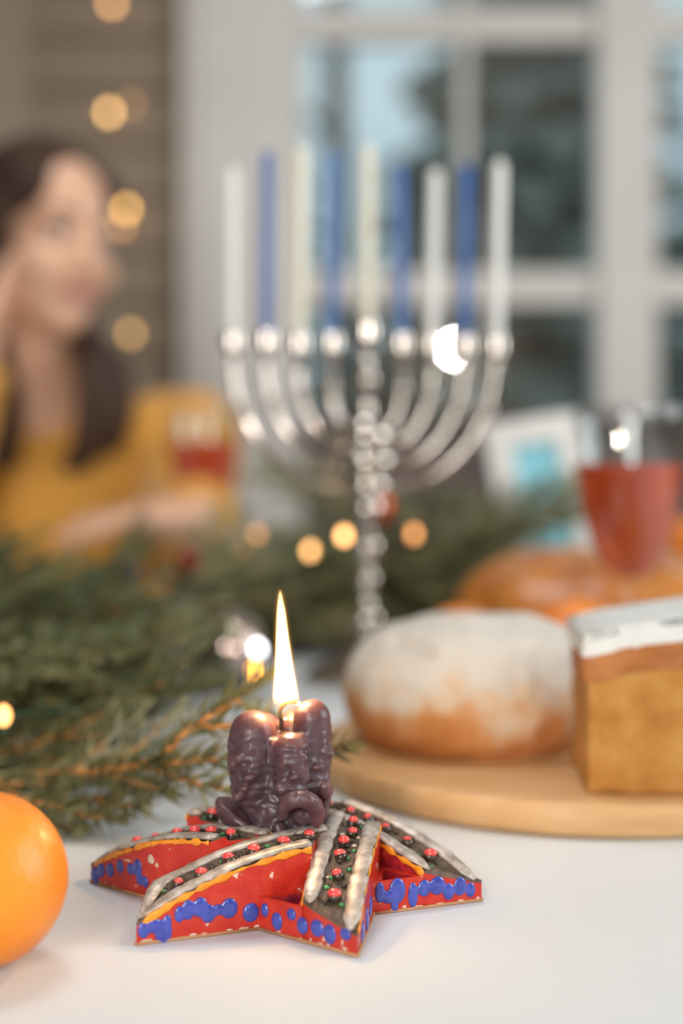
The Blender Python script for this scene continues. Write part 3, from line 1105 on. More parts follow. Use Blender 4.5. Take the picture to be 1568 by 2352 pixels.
# ================================================================== BOARD, LOAF, CAKE
M_wood = mat('board_wood', rough=0.5, stops=[(0.25, (0.47, 0.27, 0.11, 1)), (0.5, (0.56, 0.35, 0.165, 1)), (0.75, (0.62, 0.42, 0.22, 1))], scale=14, stretch=(1, 5, 5), bump=.0003, bump_scale=60)
BC = Vector((0.127, 0.752))
BT = 0.0150
bm = bmesh.new()
lathe(bm, [(0, 0), (.1365, 0), (.1395, .0012), (.1405, .003), (.1405, .0118), (.1385, .0145), (.135, .0150), (0, .0150)], 96)
for v in bm.verts:
    a = math.atan2(v.co.y, v.co.x)
    f = 1 + .0025 * noise.noise(Vector((math.cos(a) * 4, math.sin(a) * 4, 0)))
    v.co.x *= f
    v.co.y *= f
board = tag(obj('bread_board', mesh_from(bm, 'bread_board'), M_wood, None, (BC.x, BC.y, TZ)), 'round pale wooden board under the floured loaf and the cake', 'board')

LC = Vector((0.0705, 0.757, TZ + BT))
m_loaf = bpy.data.materials.new('floured_crust')
m_loaf.use_nodes = True
nt = m_loaf.node_tree
b = nt.nodes['Principled BSDF']
tc = nt.nodes.new('ShaderNodeTexCoord')
sp = nt.nodes.new('ShaderNodeSeparateXYZ')
n1_ = nt.nodes.new('ShaderNodeTexNoise')
n1_.inputs['Scale'].default_value = 55
n1_.inputs['Detail'].default_value = 5
n2_ = nt.nodes.new('ShaderNodeTexNoise')
n2_.inputs['Scale'].default_value = 22
n2_.inputs['Detail'].default_value = 3
nt.links.new(tc.outputs['Object'], sp.inputs[0])
nt.links.new(tc.outputs['Object'], n1_.inputs['Vector'])
nt.links.new(tc.outputs['Object'], n2_.inputs['Vector'])
mr = nt.nodes.new('ShaderNodeMapRange')
mr.inputs['From Min'].default_value = 0.006
mr.inputs['From Max'].default_value = 0.064
mr.inputs['To Min'].default_value = -0.28
mr.inputs['To Max'].default_value = 0.66
nt.links.new(sp.outputs['Z'], mr.inputs['Value'])
ad = nt.nodes.new('ShaderNodeMath')
ad.operation = 'MULTIPLY_ADD'
ad.inputs[1].default_value = 0.95
nt.links.new(n1_.outputs['Fac'], ad.inputs[0])
nt.links.new(mr.outputs[0], ad.inputs[2])
ad2 = nt.nodes.new('ShaderNodeMath')
ad2.operation = 'MULTIPLY_ADD'
ad2.inputs[1].default_value = 0.45
nt.links.new(n2_.outputs['Fac'], ad2.inputs[0])
nt.links.new(ad.outputs[0], ad2.inputs[2])
rp = nt.nodes.new('ShaderNodeValToRGB')
nt.links.new(ad2.outputs[0], rp.inputs[0])
els = rp.color_ramp.elements
els[0].position, els[0].color = 0.40, (0.40, 0.155, 0.04, 1)
els[1].position, els[1].color = 1.0, (0.56, 0.525, 0.47, 1)
e = els.new(0.60)
e.color = (0.48, 0.215, 0.07, 1)
e = els.new(0.80)
e.color = (0.56, 0.42, 0.29, 1)
nt.links.new(rp.outputs[0], b.inputs['Base Color'])
b.inputs['Roughness'].default_value = 0.85
bp = nt.nodes.new('ShaderNodeBump')
bp.inputs['Distance'].default_value = .0012
nt.links.new(n1_.outputs['Fac'], bp.inputs['Height'])
nt.links.new(bp.outputs[0], b.inputs['Normal'])
bm = bmesh.new()
prof = [(0, 0), (.052, 0), (.060, .003), (.0655, .010), (.0685, .020), (.0690, .028), (.0672, .037), (.0630, .0455), (.0565, .0530), (.048, .0590), (.036, .0630), (.02, .0655), (0, .066)]
pv = catmull([(a_, 0, b_) for a_, b_ in prof], 7)
lathe(bm, [(max(0, p.x) if i not in (0, len(pv) - 1) else 0, p.z) for i, p in enumerate(pv)], 180)
crk0, crk1 = Vector((-.043, -.027, 0)), Vector((-.026, -.049, 0))
for v in bm.verts:
    q = v.co * 30
    v.co += v.co.normalized() * (.0022 * noise.noise(q) + .0010 * noise.noise(q * 3)) if v.co.z > .002 else Vector()
    if v.co.z > .03:
        d_ = crk1 - crk0
        p2 = Vector((v.co.x, v.co.y, 0)) - crk0
        t_ = max(0, min(1, p2.dot(d_) / d_.length_squared))
        ds = (p2 - d_ * t_).length
        wd = .0035 + .0015 * noise.noise(v.co * 150)
        if ds < wd:
            v.co.z -= .008 * (1 - ds / wd)
tag(obj('round_loaf', mesh_from(bm, 'round_loaf'), m_loaf, None, LC), 'round rustic loaf dusted with white flour on the wooden board', 'bread')

# cake piece: cut crumb, thin crust and a thick sugar top
cake = thing('cake_piece', 'tall cut piece of golden cake with white sugar top at the board edge', 'cake', (0.1475, 0.664, TZ + BT))
cake.rotation_euler = (0, 0, R(-3))
M_crumb = mat('cake_crumb', rough=0.85, stops=[(0.25, (0.34, 0.14, 0.022, 1)), (0.5, (0.43, 0.20, 0.042, 1)), (0.75, (0.50, 0.27, 0.08, 1))], scale=70, bump=.0016, bump_scale=220)
M_crust = mat('cake_crust', rough=0.6, stops=[(0.3, (0.28, 0.085, 0.015, 1)), (0.7, (0.42, 0.16, 0.04, 1))], scale=60, bump=.0008, bump_scale=160)
M_sugar = mat('sugar_top', rough=0.8, stops=[(0.3, (0.60, 0.62, 0.61, 1)), (0.7, (0.67, 0.69, 0.68, 1))], scale=60, bump=.0008, bump_scale=240)


def cake_top(x):
    return .0655 + .013 * max(0, (x + .036) / .078) ** .8


def cake_slab(x0, x1, y0, y1, zfun0, zfun1, name, n=22, wob=.0012, bulge=0.0):
    bm = bmesh.new()
    box(bm, (0, 0, 0), (1, 1, 1))
    bmesh.ops.subdivide_edges(bm, edges=bm.edges[:], cuts=n, use_grid_fill=True)
    for v in bm.verts:
        u, w, h = v.co.x + .5, v.co.y + .5, v.co.z + .5
        x = x0 + (x1 - x0) * u
        y = y0 + (y1 - y0) * w
        z0_, z1_ = zfun0(x), zfun1(x)
        edge = min(u, 1 - u, w, 1 - w)
        z = z0_ + (z1_ - z0_) * h
        if h > .99 and edge < .12:
            z -= (z1_ - z0_) * .35 * (1 - edge / .12) ** 2 * (1 if name == 'sugar_top' else .12)
        p = Vector((x, y, z))
        flare = bulge * (math.sin(h * math.pi) - .4)
        p.x -= flare * (1 if u < .5 else -1) * abs(u - .5) * 2
        p += Vector((noise.noise(p * 70), noise.noise(p * 70 + Vector((9, 0, 0))), .5 * noise.noise(p * 70 + Vector((0, 9, 0))))) * wob
        p.z = max(p.z, .0002)
        v.co = p
    return mesh_from(bm, name)


obj('crumb', cake_slab(-.036, .042, -.033, .034, lambda x: .0002, lambda x: cake_top(x) - .006, 'crumb', wob=.0016), M_crumb, cake)
obj('crust', cake_slab(-.0375, .0435, -.0342, .0355, lambda x: cake_top(x) - .016, lambda x: cake_top(x) - .0035, 'crust', wob=.0026), M_crust, cake)
obj('sugar_top', cake_slab(-.0385, .044, -.0345, .036, lambda x: cake_top(x) - .0045, lambda x: cake_top(x) + .0065, 'sugar_top', wob=.0008), M_sugar, cake)

# glazed brown bread behind
m_b = mat('glazed_crust', rough=0.38, stops=[(0.3, (0.36, 0.10, 0.014, 1)), (0.55, (0.50, 0.175, 0.03, 1)), (0.75, (0.58, 0.25, 0.06, 1))], scale=26, bump=.001, bump_scale=60, coat=0.2)
bm = bmesh.new()
prof = [(0, 0), (.085, 0), (.100, .006), (.110, .022), (.1125, .04), (.108, .056), (.095, .070), (.075, .080), (.05, .086), (0, .0885)]
pv = catmull([(a_, 0, b_) for a_, b_ in prof], 3)
lathe(bm, [(max(0, p.x) if i not in (0, len(pv) - 1) else 0, p.z) for i, p in enumerate(pv)], 64)
for v in bm.verts:
    if v.co.z > .002:
        a = math.atan2(v.co.y, v.co.x)
        v.co += v.co.normalized() * (.003 * noise.noise(v.co * 22) + .0025 * math.sin(a * 9 + v.co.z * 60))
tag(obj('brown_loaf', mesh_from(bm, 'brown_loaf'), m_b, None, (0.203, 1.145, TZ)), 'round glossy brown loaf behind the wine glass and oranges', 'bread')

# ================================================================== WINE GLASSES
def thin_glass():
    m = bpy.data.materials.new('clear_glass')
    m.use_nodes = True
    nt = m.node_tree
    nt.nodes.clear()
    out = nt.nodes.new('ShaderNodeOutputMaterial')
    mx = nt.nodes.new('ShaderNodeMixShader')
    mx.inputs[0].default_value = 0.06
    tr = nt.nodes.new('ShaderNodeBsdfTransparent')
    tr.inputs[0].default_value = (0.96, 0.975, 0.975, 1)
    gl = nt.nodes.new('ShaderNodeBsdfGlossy')
    gl.inputs['Roughness'].default_value = 0.02
    nt.links.new(tr.outputs[0], mx.inputs[1])
    nt.links.new(gl.outputs[0], mx.inputs[2])
    nt.links.new(mx.outputs[0], out.inputs[0])
    return m


M_glass = thin_glass()
M_wine = mat('rose_wine', (0.84, 0.115, 0.03, 1), 0.02, trans=0.55, ior=1.15)


def wine_glass(x, y, k, label, fill):
    t = thing('wine_glass', label, 'wine glass', (x, y, TZ), 'glasses of pink drink')
    out = [(0, 0), (.032, 0), (.0335, .0012), (.030, .0028), (.012, .0050), (.0050, .010), (.0040, .020), (.0038, .050), (.0046, .070), (.0075, .0790),
           (.0140, .0850), (.0205, .0950), (.0265, .110), (.0315, .130), (.0350, .150), (.0378, .170), (.0398, .188), (.0405, .198)]
    inn = [(.0395, .1985), (.0388, .188), (.0368, .170), (.0340, .150), (.0305, .130), (.0255, .110), (.0195, .0965), (.0120, .0880), (0, .0845)]
    prof = [(r * k, z * k) for r, z in out + inn]
    bm = bmesh.new()
    lathe(bm, prof, 48)
    obj('glass', mesh_from(bm, 'glass'), M_glass, t)
    li = [(0, .0850), (.0118, .0884), (.0192, .0969), (.0251, .1103), (.0301, .1302)]
    for z in (.14, .15, .16):
        if z < fill:
            li.append((.0301 + (z - .1302) * .176, z))
    rf = .0301 + (fill - .1302) * .172
    li += [(rf, fill - .0005), (rf - .0015, fill), (0, fill)]
    bm = bmesh.new()
    lathe(bm, [(r * k, z * k) for r, z in li], 48)
    obj('drink', mesh_from(bm, 'drink'), M_wine, t)
    return t


wine_glass(0.1885, 0.932, 1.0, 'stemmed glass half full of rose drink behind the cake', .160)
wine_glass(-0.154, 1.585, 1.10, 'stemmed glass of red drink beside the seated woman', .1635)

# ================================================================== PICTURE FRAME
frame = thing('picture_frame', 'small white frame with a pale blue picture leaning behind the garland', 'frame', (0.216, 1.36, TZ))
FW, FH = .094, .205
frame.rotation_euler = (R(-8), R(-9), R(3))
bm = bmesh.new()
M_frame = mat('frame_white', (0.72, 0.71, 0.69, 1), 0.5)
for nm, c, s in (('frame_side', (-FW / 2 + .0125, 0, FH / 2), (.025, .012, FH)), ('frame_side', (FW / 2 - .0125, 0, FH / 2), (.025, .012, FH)),
                 ('frame_bottom', (0, 0, .0125), (FW - .05, .012, .025)), ('frame_top', (0, 0, FH - .0125), (FW - .05, .012, .025))):
    obj(nm, box_mesh(nm, s, .0015), M_frame, frame, c)
obj('picture', box_mesh('picture', (FW - .048, .003, FH - .048)), mat('pale_blue_print', rough=0.4, stops=[
    (0.35, (0.16, 0.52, 0.66, 1)), (0.65, (0.30, 0.66, 0.74, 1))], scale=14), frame, (0, 0.001, FH / 2))
obj('easel_back', box_mesh('easel_back', (.03, .003, FH * .7), .0008), M_frame, frame, (0, .022, FH * .36)).rotation_euler = (R(-12), 0, 0)
bm.free()

# ================================================================== FIR BRANCHES
def needle(bm, p, d, L, w, side):
    """thin four-sided spindle"""
    u = side
    v = d.cross(u).normalized()
    a = [bm.verts.new(p + u * w * .45), bm.verts.new(p + v * w * .35), bm.verts.new(p - u * w * .45), bm.verts.new(p - v * w * .35)]
    m_ = p + d * L * .55
    b_ = [bm.verts.new(m_ + u * w * .5), bm.verts.new(m_ + v * w * .35), bm.verts.new(m_ - u * w * .5), bm.verts.new(m_ - v * w * .35)]
    t = bm.verts.new(p + d * L)
    for j in range(4):
        bm.faces.new((a[j], a[(j + 1) % 4], b_[(j + 1) % 4], b_[j]))
        bm.faces.new((b_[j], b_[(j + 1) % 4], t))


def clothe(bmn, pts, rn, up, step=.0016, L=.0135, w=.0011, ang=48, start=0.0, elev=(-22, 40)):
    """needles to both sides and above a twig"""
    acc = 0.0
    total = sum((b - a).length for a, b in zip(pts, pts[1:]))
    run = 0.0
    for a, b in zip(pts, pts[1:]):
        seg = b - a
        ln = seg.length
        if ln < 1e-7:
            continue
        t = seg / ln
        sd = t.cross(up)
        if sd.length < 1e-4:
            continue
        sd.normalize()
        u2 = sd.cross(t).normalized()
        q = acc
        while q < ln:
            f = (run + q) / total
            if f >= start:
                p = a + t * q
                for s in (-1, 1):
                    el = R(rn.uniform(*elev))
                    an = R(ang + rn.uniform(-12, 12))
                    d = (t * math.cos(an) + (sd * s * math.cos(el) + u2 * math.sin(el)) * math.sin(an)).normalized()
                    ll = L * rn.uniform(.75, 1.1) * (1 - .35 * max(0, f - .85) / .15)
                    needle(bmn, p, d, ll, w * rn.uniform(.8, 1.15), u2)
                if rn.random() < .45:
                    an = R(ang + rn.uniform(-15, 5))
                    az = rn.uniform(-.6, .6)
                    d = (t * math.cos(an) + (u2 * math.cos(az) + sd * math.sin(az)) * math.sin(an)).normalized()
                    needle(bmn, p, d, L * rn.uniform(.6, .95), w * rn.uniform(.8, 1.1), sd)
            q += step * rn.uniform(.8, 1.2)
        acc = q - ln
        run += ln
    d = (pts[-1] - pts[-2]).normalized()
    for _ in range(5):
        dd = (d + Vector((rn.uniform(-.5, .5), rn.uniform(-.5, .5), rn.uniform(-.3, .5)))).normalized()
        needle(bmn, pts[-1], dd, L * .7, w, dd.orthogonal().normalized())


def branch_meshes(name, seed, paths, up=Vector((0, 0, 1)), step=.0016, L=.0135, w=.0011, elev=(-22, 40)):
    """paths: list of (points, base radius)"""
    rn = random.Random(seed)
    bs_, bn = bmesh.new(), bmesh.new()
    for pts, r in paths:
        cp = catmull(pts, 5)
        n = len(cp)
        tube(bs_, cp, [r * (1 - .6 * i / (n - 1)) for i in range(n)], 6)
        clothe(bn, cp, rn, up, step, L, w, elev=elev)
    return mesh_from(bs_, 'stem'), mesh_from(bn, 'needles', False)


def spray(seed, L=.22, nt=9, tw=.085):
    """paths of a flat fir spray along +X"""
    rn = random.Random(seed)
    bend = rn.uniform(-.12, .12)
    main = [Vector((L * f, bend * L * f * f * 2, -.03 * L * f + .10 * L * f * f * rn.uniform(-.3, 1))) for f in (0, .33, .66, 1)]
    paths = [(main, .0021)]
    cm = catmull(main, 8)
    for i in range(nt):
        f = .12 + .74 * i / (nt - 1)
        p = cm[int(f * (len(cm) - 1))]
        s = 1 if i % 2 else -1
        l = tw * (1.05 - .75 * f) * rn.uniform(.8, 1.2) + .018
        a = R(rn.uniform(38, 55)) * s
        dz = rn.uniform(-.12, .15)
        d = Vector((math.cos(a), math.sin(a), dz))
        e_ = Vector((math.cos(a * .75), math.sin(a * .75), dz + rn.uniform(-.1, .2)))
        paths.append(([p, p + d * l * .5, p + d * l * .5 + e_ * l * .5], .0012))
    return paths


BR = []
for i in range(6):
    st, nd = branch_meshes('spray', 40 + i, spray(60 + i, (.20, .23, .17, .22, .19, .15)[i], (9, 10, 8, 11, 9, 7)[i]), step=.0030, L=.0165, w=.0019)
    st.materials.append(M_bark)
    nd.materials.append(M_needle[i % 2])
    BR.append((st, nd))


def lay_branch(i, loc, heading, pitch, roll, label, group, s=1.0):
    t = thing('fir_branch', label, 'branch', loc, group)
    t.rotation_euler = (Matrix.Rotation(heading, 3, 'Z') @ Matrix.Rotation(-pitch, 3, 'Y') @ Matrix.Rotation(roll, 3, 'X')).to_euler()
    t.scale = (s, s, s)
    st, nd = BR[i % 6]
    obj('stem', st, None, t)
    o = obj('needles', nd, None, t)
    o['kind'] = 'stuff'
    return t


# hand-laid sprigs nearest to the candle
def front_branch(label, pix, seed, twigs, step=.0031):
    base = P(*pix[0])
    paths = [([P(*q) - base for q in pix], .0021)]
    for tw in twigs:
        paths.append(([P(*q) - base for q in tw], .0014))
    t = thing('fir_branch', label, 'branch', base, 'fir sprigs by the candle')
    st, nd = branch_meshes('front', seed, paths, step=step, L=.0185, w=.0019, elev=(-50, 50))
    obj('stem', st, M_bark, t)
    o = obj('needles', nd, M_needle[2], t)
    o['kind'] = 'stuff'
    return t


front_branch('fir sprig with orange-brown stem reaching up behind the purple candle',
             [(60, 1780, .655), (320, 1757, .615), (440, 1672, .612), (540, 1606, .615), (622, 1545, .625)], 1,
             [[(320, 1757, .615), (430, 1750, .603), (545, 1740, .592)],
              [(320, 1757, .615), (420, 1790, .600), (510, 1815, .590)],
              [(240, 1763, .63), (320, 1715, .645), (390, 1645, .66)],
              [(440, 1672, .612), (520, 1668, .607), (590, 1655, .605)],
              [(180, 1768, .635), (250, 1700, .655), (320, 1640, .67)],
              [(200, 1768, .635), (290, 1790, .615), (370, 1815, .605)],
              [(540, 1606, .615), (620, 1665, .628), (700, 1702, .622), (785, 1720, .604)]])
front_branch('short fir sprig lying on the table behind the star left point',
             [(-60, 1850, .66), (110, 1838, .637), (200, 1835, .628), (330, 1812, .622)], 2,
             [[(110, 1838, .637), (180, 1870, .618), (245, 1880, .610)],
              [(40, 1845, .645), (110, 1885, .625), (165, 1900, .615)],
              [(110, 1838, .637), (190, 1800, .645), (280, 1785, .65)],
              [(200, 1835, .628), (260, 1850, .617), (310, 1850, .610)]])
front_branch('fir sprig rising from the heap above the foreground orange',
             [(-60, 1740, .72), (40, 1720, .70), (130, 1690, .69), (240, 1638, .69)], 3,
             [[(40, 1720, .70), (110, 1745, .675), (190, 1750, .66)],
              [(130, 1690, .69), (190, 1690, .675), (260, 1690, .665)],
              [(0, 1730, .71), (60, 1670, .72), (120, 1620, .73)]])
front_branch('fir sprig hanging low at the left picture edge behind the orange',
             [(-90, 1760, .67), (0, 1800, .645), (70, 1865, .625), (110, 1895, .613)], 5,
             [[(0, 1800, .645), (70, 1800, .64), (130, 1795, .636)], [(40, 1838, .632), (100, 1845, .626), (150, 1860, .618)]])

# heap on the left, garland behind: each branch laid so that its tip stays inside the greenery
LENS = (.20, .23, .17, .22, .19, .15)
rn = random.Random(11)


def region(px, z, y):
    if px < 470:
        if y < .86:
            return 'fir branch low in the heap just behind the foreground orange', 'fir heap, near part'
        if px < 170:
            return 'fir branch in the heap at the left edge below the mustard sleeve', 'fir heap, left edge'
        return 'fir branch in the middle of the heap below the hand of the woman', 'fir heap, middle'
    if px < 800:
        return 'fir branch in the garland between the flame and the candelabrum stem', 'fir garland, left part'
    if px < 1010:
        return 'fir branch in the garland just right of the candelabrum stem', 'fir garland, middle part'
    return 'fir branch in the garland in front of the white frame', 'fir garland, right part'


def try_branch(i, px, y, z, heading, pitch, s, ok):
    L = LENS[i % 6] * s
    mid = Vector(((px - 784) / FPX * y, y))
    d = Vector((math.cos(heading), math.sin(heading)))
    b0, t0 = mid - d * L * .5, mid + d * L * .55
    if not (ok(b0, z) and ok(t0, z)):
        return False
    lab, grp = region(px, z, y)
    lay_branch(i, (b0.x, b0.y, TZ + max(.012, z - math.sin(pitch) * L * .4)), heading, pitch, R(rn.uniform(-40, 40)), lab, grp, s)
    return True


def ok_heap(p, z):
    px = 784 + p.x / p.y * FPX
    return px < 455 - max(0, .95 - p.y) * 350 and .665 < p.y < 1.26


def ok_garland(p, z):
    px = 784 + p.x / p.y * FPX
    return 380 < px < 1215 and 1.125 < p.y < 1.40


n_b = 0
for tries in range(900):
    if n_b >= 38:
        break
    y = rn.uniform(.76, 1.17)
    top = .040 + (y - .74) * .088
    if try_branch(n_b, rn.uniform(-200, 420), y, rn.uniform(.015, top), R(rn.uniform(-110, 70)), R(rn.uniform(-4, 12)), rn.uniform(.75, 1.0), ok_heap):
        n_b += 1
n_b = 0
for tries in range(900):
    if n_b >= 12:
        break
    if try_branch(n_b, rn.uniform(-150, 300), rn.uniform(.71, .86), rn.uniform(.014, .05), R(rn.uniform(-70, 60)), R(rn.uniform(0, 12)), rn.uniform(.6, .85), ok_heap):
        n_b += 1
n_b = 0
for tries in range(900):
    if n_b >= 36:
        break
    px = rn.uniform(440, 1180)
    top = .064 + .050 * max(0, (px - 800) / 350)
    if try_branch(n_b, px, rn.uniform(1.15, 1.34), rn.uniform(.015, top), R(rn.choice((rn.uniform(-50, 50), rn.uniform(130, 230), rn.uniform(60, 120)))), R(rn.uniform(0, 16)),
                  rn.uniform(.7, 1.0), ok_garland):
        n_b += 1
for i, (px, py, d, hd_) in enumerate([(1010, 1330, 1.22, 40), (1050, 1270, 1.24, 25), (980, 1240, 1.25, 70), (1080, 1210, 1.26, 160), (900, 1440, 1.14, 150), (560, 1330, 1.14, 60), (1150, 1240, 1.25, 10)]):
    p = P(px, py, d)
    lab, grp = region(px, 0, 1.2)
    lay_branch(i, (p.x - .04, p.y, max(p.z, TZ + .012)), R(hd_), R(18), R(rn.uniform(-30, 30)), lab, grp, .8)

# ================================================================== STRING LIGHTS AND ORNAMENTS
M_wire = mat('light_wire', (0.03, 0.06, 0.03, 1), 0.5)
M_clearwire = mat('clear_wire', (0.35, 0.32, 0.27, 1), 0.4)


def light_string(name, label, bulbs, r, wire_m, sag, extra=()):
    t = thing(name, label, 'string lights', bulbs[0][0])
    base = bulbs[0][0]
    pts = []
    for (p, c, s), (q, _, _) in zip(bulbs, bulbs[1:]):
        pts += [p - base, (p + q) / 2 - base + sag]
    pts.append(bulbs[-1][0] - base)
    bm = bmesh.new()
    tube(bm, catmull(pts, 6), .0009, 5)
    obj('wire', mesh_from(bm, 'wire'), wire_m, t)
    for j, (p, c, s) in enumerate(bulbs):
        key = 'bulb_%s_%d' % (name, j)
        bm = bmesh.new()
        lathe(bm, [(0, -r * .2), (r * .55, 0), (r * .95, r * .7), (r, r * 1.2), (r * .8, r * 1.9), (r * .4, r * 2.4), (0, r * 2.6)], 14)
        bmesh.ops.translate(bm, verts=bm.verts, vec=(0, 0, -r * 1.2))
        b_ = obj('bulb', mesh_from(bm, 'bulb'), emission(key, c, s), t, p - base)
        bm = bmesh.new()
        lathe(bm, [(0, -r * 2.4), (r * .6, -r * 2.4), (r * .65, -r * 1.3), (0, -r * 1.2)], 10)
        obj('socket', mesh_from(bm, 'socket'), wire_m, b_)
    return t


WARM = (1.0, 0.42, 0.13, 1)
WARM2 = (1.0, 0.50, 0.18, 1)
light_string('garland_lights', 'string of small warm and white lights woven through the fir garland',
             [(P(8, 1643, .66), WARM, 5), (P(585, 1538, .84), (1, .36, .04, 1), 7), (P(592, 1490, .952), (0.95, 1, 1, 1), 9), (P(555, 1265, 1.2), WARM, 2.2), (P(590, 1228, 1.21), WARM, 2.5), (P(713, 1265, 1.195), WARM2, 8),  # the white bulb is assumed, added for the bright spot by the silver ball
              (P(790, 1230, 1.12), WARM2, 9), (P(950, 1226, 1.20), WARM, 5)],
             .0036, M_wire, Vector((0, 0, -.006)))
light_string('wall_lights', 'string of warm lights hanging down the plank wall',
             [(P(257, 8, 2.93), WARM2, 8), (P(250, 258, 2.93), (1, .56, .20, 1), 10), (P(300, 240, 2.94), WARM2, 2), (P(290, 480, 2.93), (1, .54, .14, 1), 9), (P(278, 520, 2.94), WARM2, 3.5),
              (P(300, 766, 2.93), (1, .56, .17, 1), 4.5)],
             .0075, M_clearwire, Vector((0, 0, 0)))

M_bauble = mat('rose_silver', (0.62, 0.50, 0.46, 1), 0.14, 1.0)
M_cap = mat('bauble_cap', (0.75, 0.68, 0.5, 1), 0.25, 1.0)


def bauble(p, r, m, label, tilt=(0.9, 0.3, 0)):
    t = thing('bauble', label, 'ornament', p, 'glass ornaments in the greenery')
    bm = bmesh.new()
    ell(bm, (0, 0, 0), r, seg=36, rings=22)
    obj('ball', mesh_from(bm, 'ball'), m, t)
    bm = bmesh.new()
    lathe(bm, [(0, r * .97), (r * .2, r * .96), (r * .2, r * 1.14), (0, r * 1.16)], 16)
    c = obj('cap', mesh_from(bm, 'cap'), M_cap, t)
    bm = bmesh.new()
    tube(bm, [(math.cos(a * math.pi / 8) * r * .12, 0, r * 1.24 + math.sin(a * math.pi / 8) * r * .12) for a in range(17)], r * .02, 6, cap=False)
    obj('ring', mesh_from(bm, 'ring'), M_cap, c)
    t.rotation_euler = tilt
    return t


bauble((-0.079, 1.005, TZ + .0275), .0275, M_bauble, 'rosy silver ball ornament on the table behind the flame')
bauble(P(862, 1165, 1.19), .016, mat('red_glass', (0.55, 0.07, 0.02, 1), 0.15, 0.6), 'small red ball ornament on the garland behind the candelabrum stem', (.3, .5, 0))
bauble(P(440, 1290, 1.20), .013, mat('dark_red_glass', (0.25, 0.02, 0.012, 1), 0.2, 0.5), 'tiny dark red ball ornament on the garland below the hand', (.4, -.4, 0))
bauble(P(293, 1312, 1.08), .009, mat('blue_glass', (0.02, 0.035, 0.13, 1), 0.1, 0.7), 'tiny blue ball ornament on top of the fir heap', (.2, -.3, 0))

# ================================================================== THE SEATED WOMAN
M_skin = mat('skin', rough=0.45, stops=[(0.3, (0.60, 0.34, 0.22, 1)), (0.7, (0.66, 0.40, 0.27, 1))], scale=30, sss=0.2, sss_r=(.006, .003, .002))
M_knit = mat('mustard_knit', rough=0.85, stops=[(0.3, (0.54, 0.25, 0.035, 1)), (0.7, (0.64, 0.32, 0.055, 1))], scale=90, bump=.002, bump_scale=160, sheen=0.2)
M_hair = mat('brown_hair', rough=0.6, stops=[(0.3, (0.014, 0.007, 0.004, 1)), (0.5, (0.040, 0.016, 0.007, 1)), (0.7, (0.080, 0.032, 0.013, 1))], scale=40, stretch=(6, 6, .5), bump=.002, bump_scale=120)
M_denim = mat('dark_trousers', (0.03, 0.035, 0.05, 1), 0.8, vary=(0.045, 0.05, 0.07, 1), scale=80)
HC = P(104, 562, 1.70)                              # centre of the head
person = thing('person', 'woman with long brown hair in a mustard sweater sitting at the far side', 'person', (HC.x - .02, 1.83, 0))
PB = person.location.copy()
rel = lambda v: Vector(v) - PB
HR = Matrix.Rotation(R(44), 3, 'Z') @ Matrix.Rotation(R(6), 3, 'Y') @ Matrix.Rotation(R(4), 3, 'X')


def hd(x, y, z):
    """head space (face looks along -Y) to person space"""
    return rel(HC) + HR @ Vector((x, y, z))


SHL = rel((HC.x + .165, 1.80, TZ + .185))           # her left shoulder, right in the picture
SHR = rel((HC.x - .190, 1.80, TZ + .185))
NECK = rel((HC.x - .012, 1.775, TZ + .215))
CHEST = rel((HC.x - .018, 1.80, TZ + .06))
WAIST = rel((HC.x - .02, 1.83, TZ - .16))
HIP = rel((HC.x - .02, 1.84, TZ - .24))
ELL = rel(P(430, 1190, 1.69))                       # left elbow
WRL = rel(P(455, 1190, 1.53))
ELR = rel((HC.x - .120, 1.60, TZ + .050))           # right elbow propped on the table
WRR = rel(P(-52, 800, 1.635))

bm = bmesh.new()
# head
ell(bm, hd(0, .014, .036), (.073, .090, .082), HR, 24, 16)
ell(bm, hd(0, -.026, -.028), (.060, .066, .078), HR, 22, 14)
ell(bm, hd(0, -.050, -.078), (.036, .036, .034), HR, 16, 10)
ell(bm, hd(0, -.066, -.092), (.020, .020, .018), HR, 14, 10)
for s in (-1, 1):
    ell(bm, hd(s * .037, -.058, -.030), (.025, .024, .026), HR, 14, 10)     # cheeks
    ell(bm, hd(s * .030, -.072, .022), (.026, .014, .010), HR, 14, 8)       # brow
    ell(bm, hd(s * .071, .010, -.008), (.008, .017, .030), HR, 12, 8)       # ears
    ell(bm, hd(s * .010, -.098, -.034), (.009, .010, .008), HR, 10, 8)      # nostrils
capsule(bm, hd(0, -.080, .016), hd(0, -.104, -.030), .008, .0115)           # nose
ell(bm, hd(0, -.082, -.058), (.022, .012, .009), HR, 14, 8)                 # mouth mound
# neck, trunk
capsule(bm, hd(0, .020, -.070), NECK + Vector((0, .01, -.02)), .052, .058)
capsule(bm, NECK + Vector((0, .02, -.03)), SHL, .055, .052)
capsule(bm, NECK + Vector((0, .02, -.03)), SHR, .055, .052)
ell(bm, CHEST, (.155, .100, .150), seg=24, rings=14)
ell(bm, WAIST, (.135, .100, .150), seg=24, rings=14)
ell(bm, HIP, (.165, .125, .120), seg=24, rings=14)
# arms
capsule(bm, SHL, ELL, .050, .040)
capsule(bm, ELL, WRL, .040, .027)
capsule(bm, SHR, ELR, .050, .040)
capsule(bm, ELR, WRR, .040, .026)


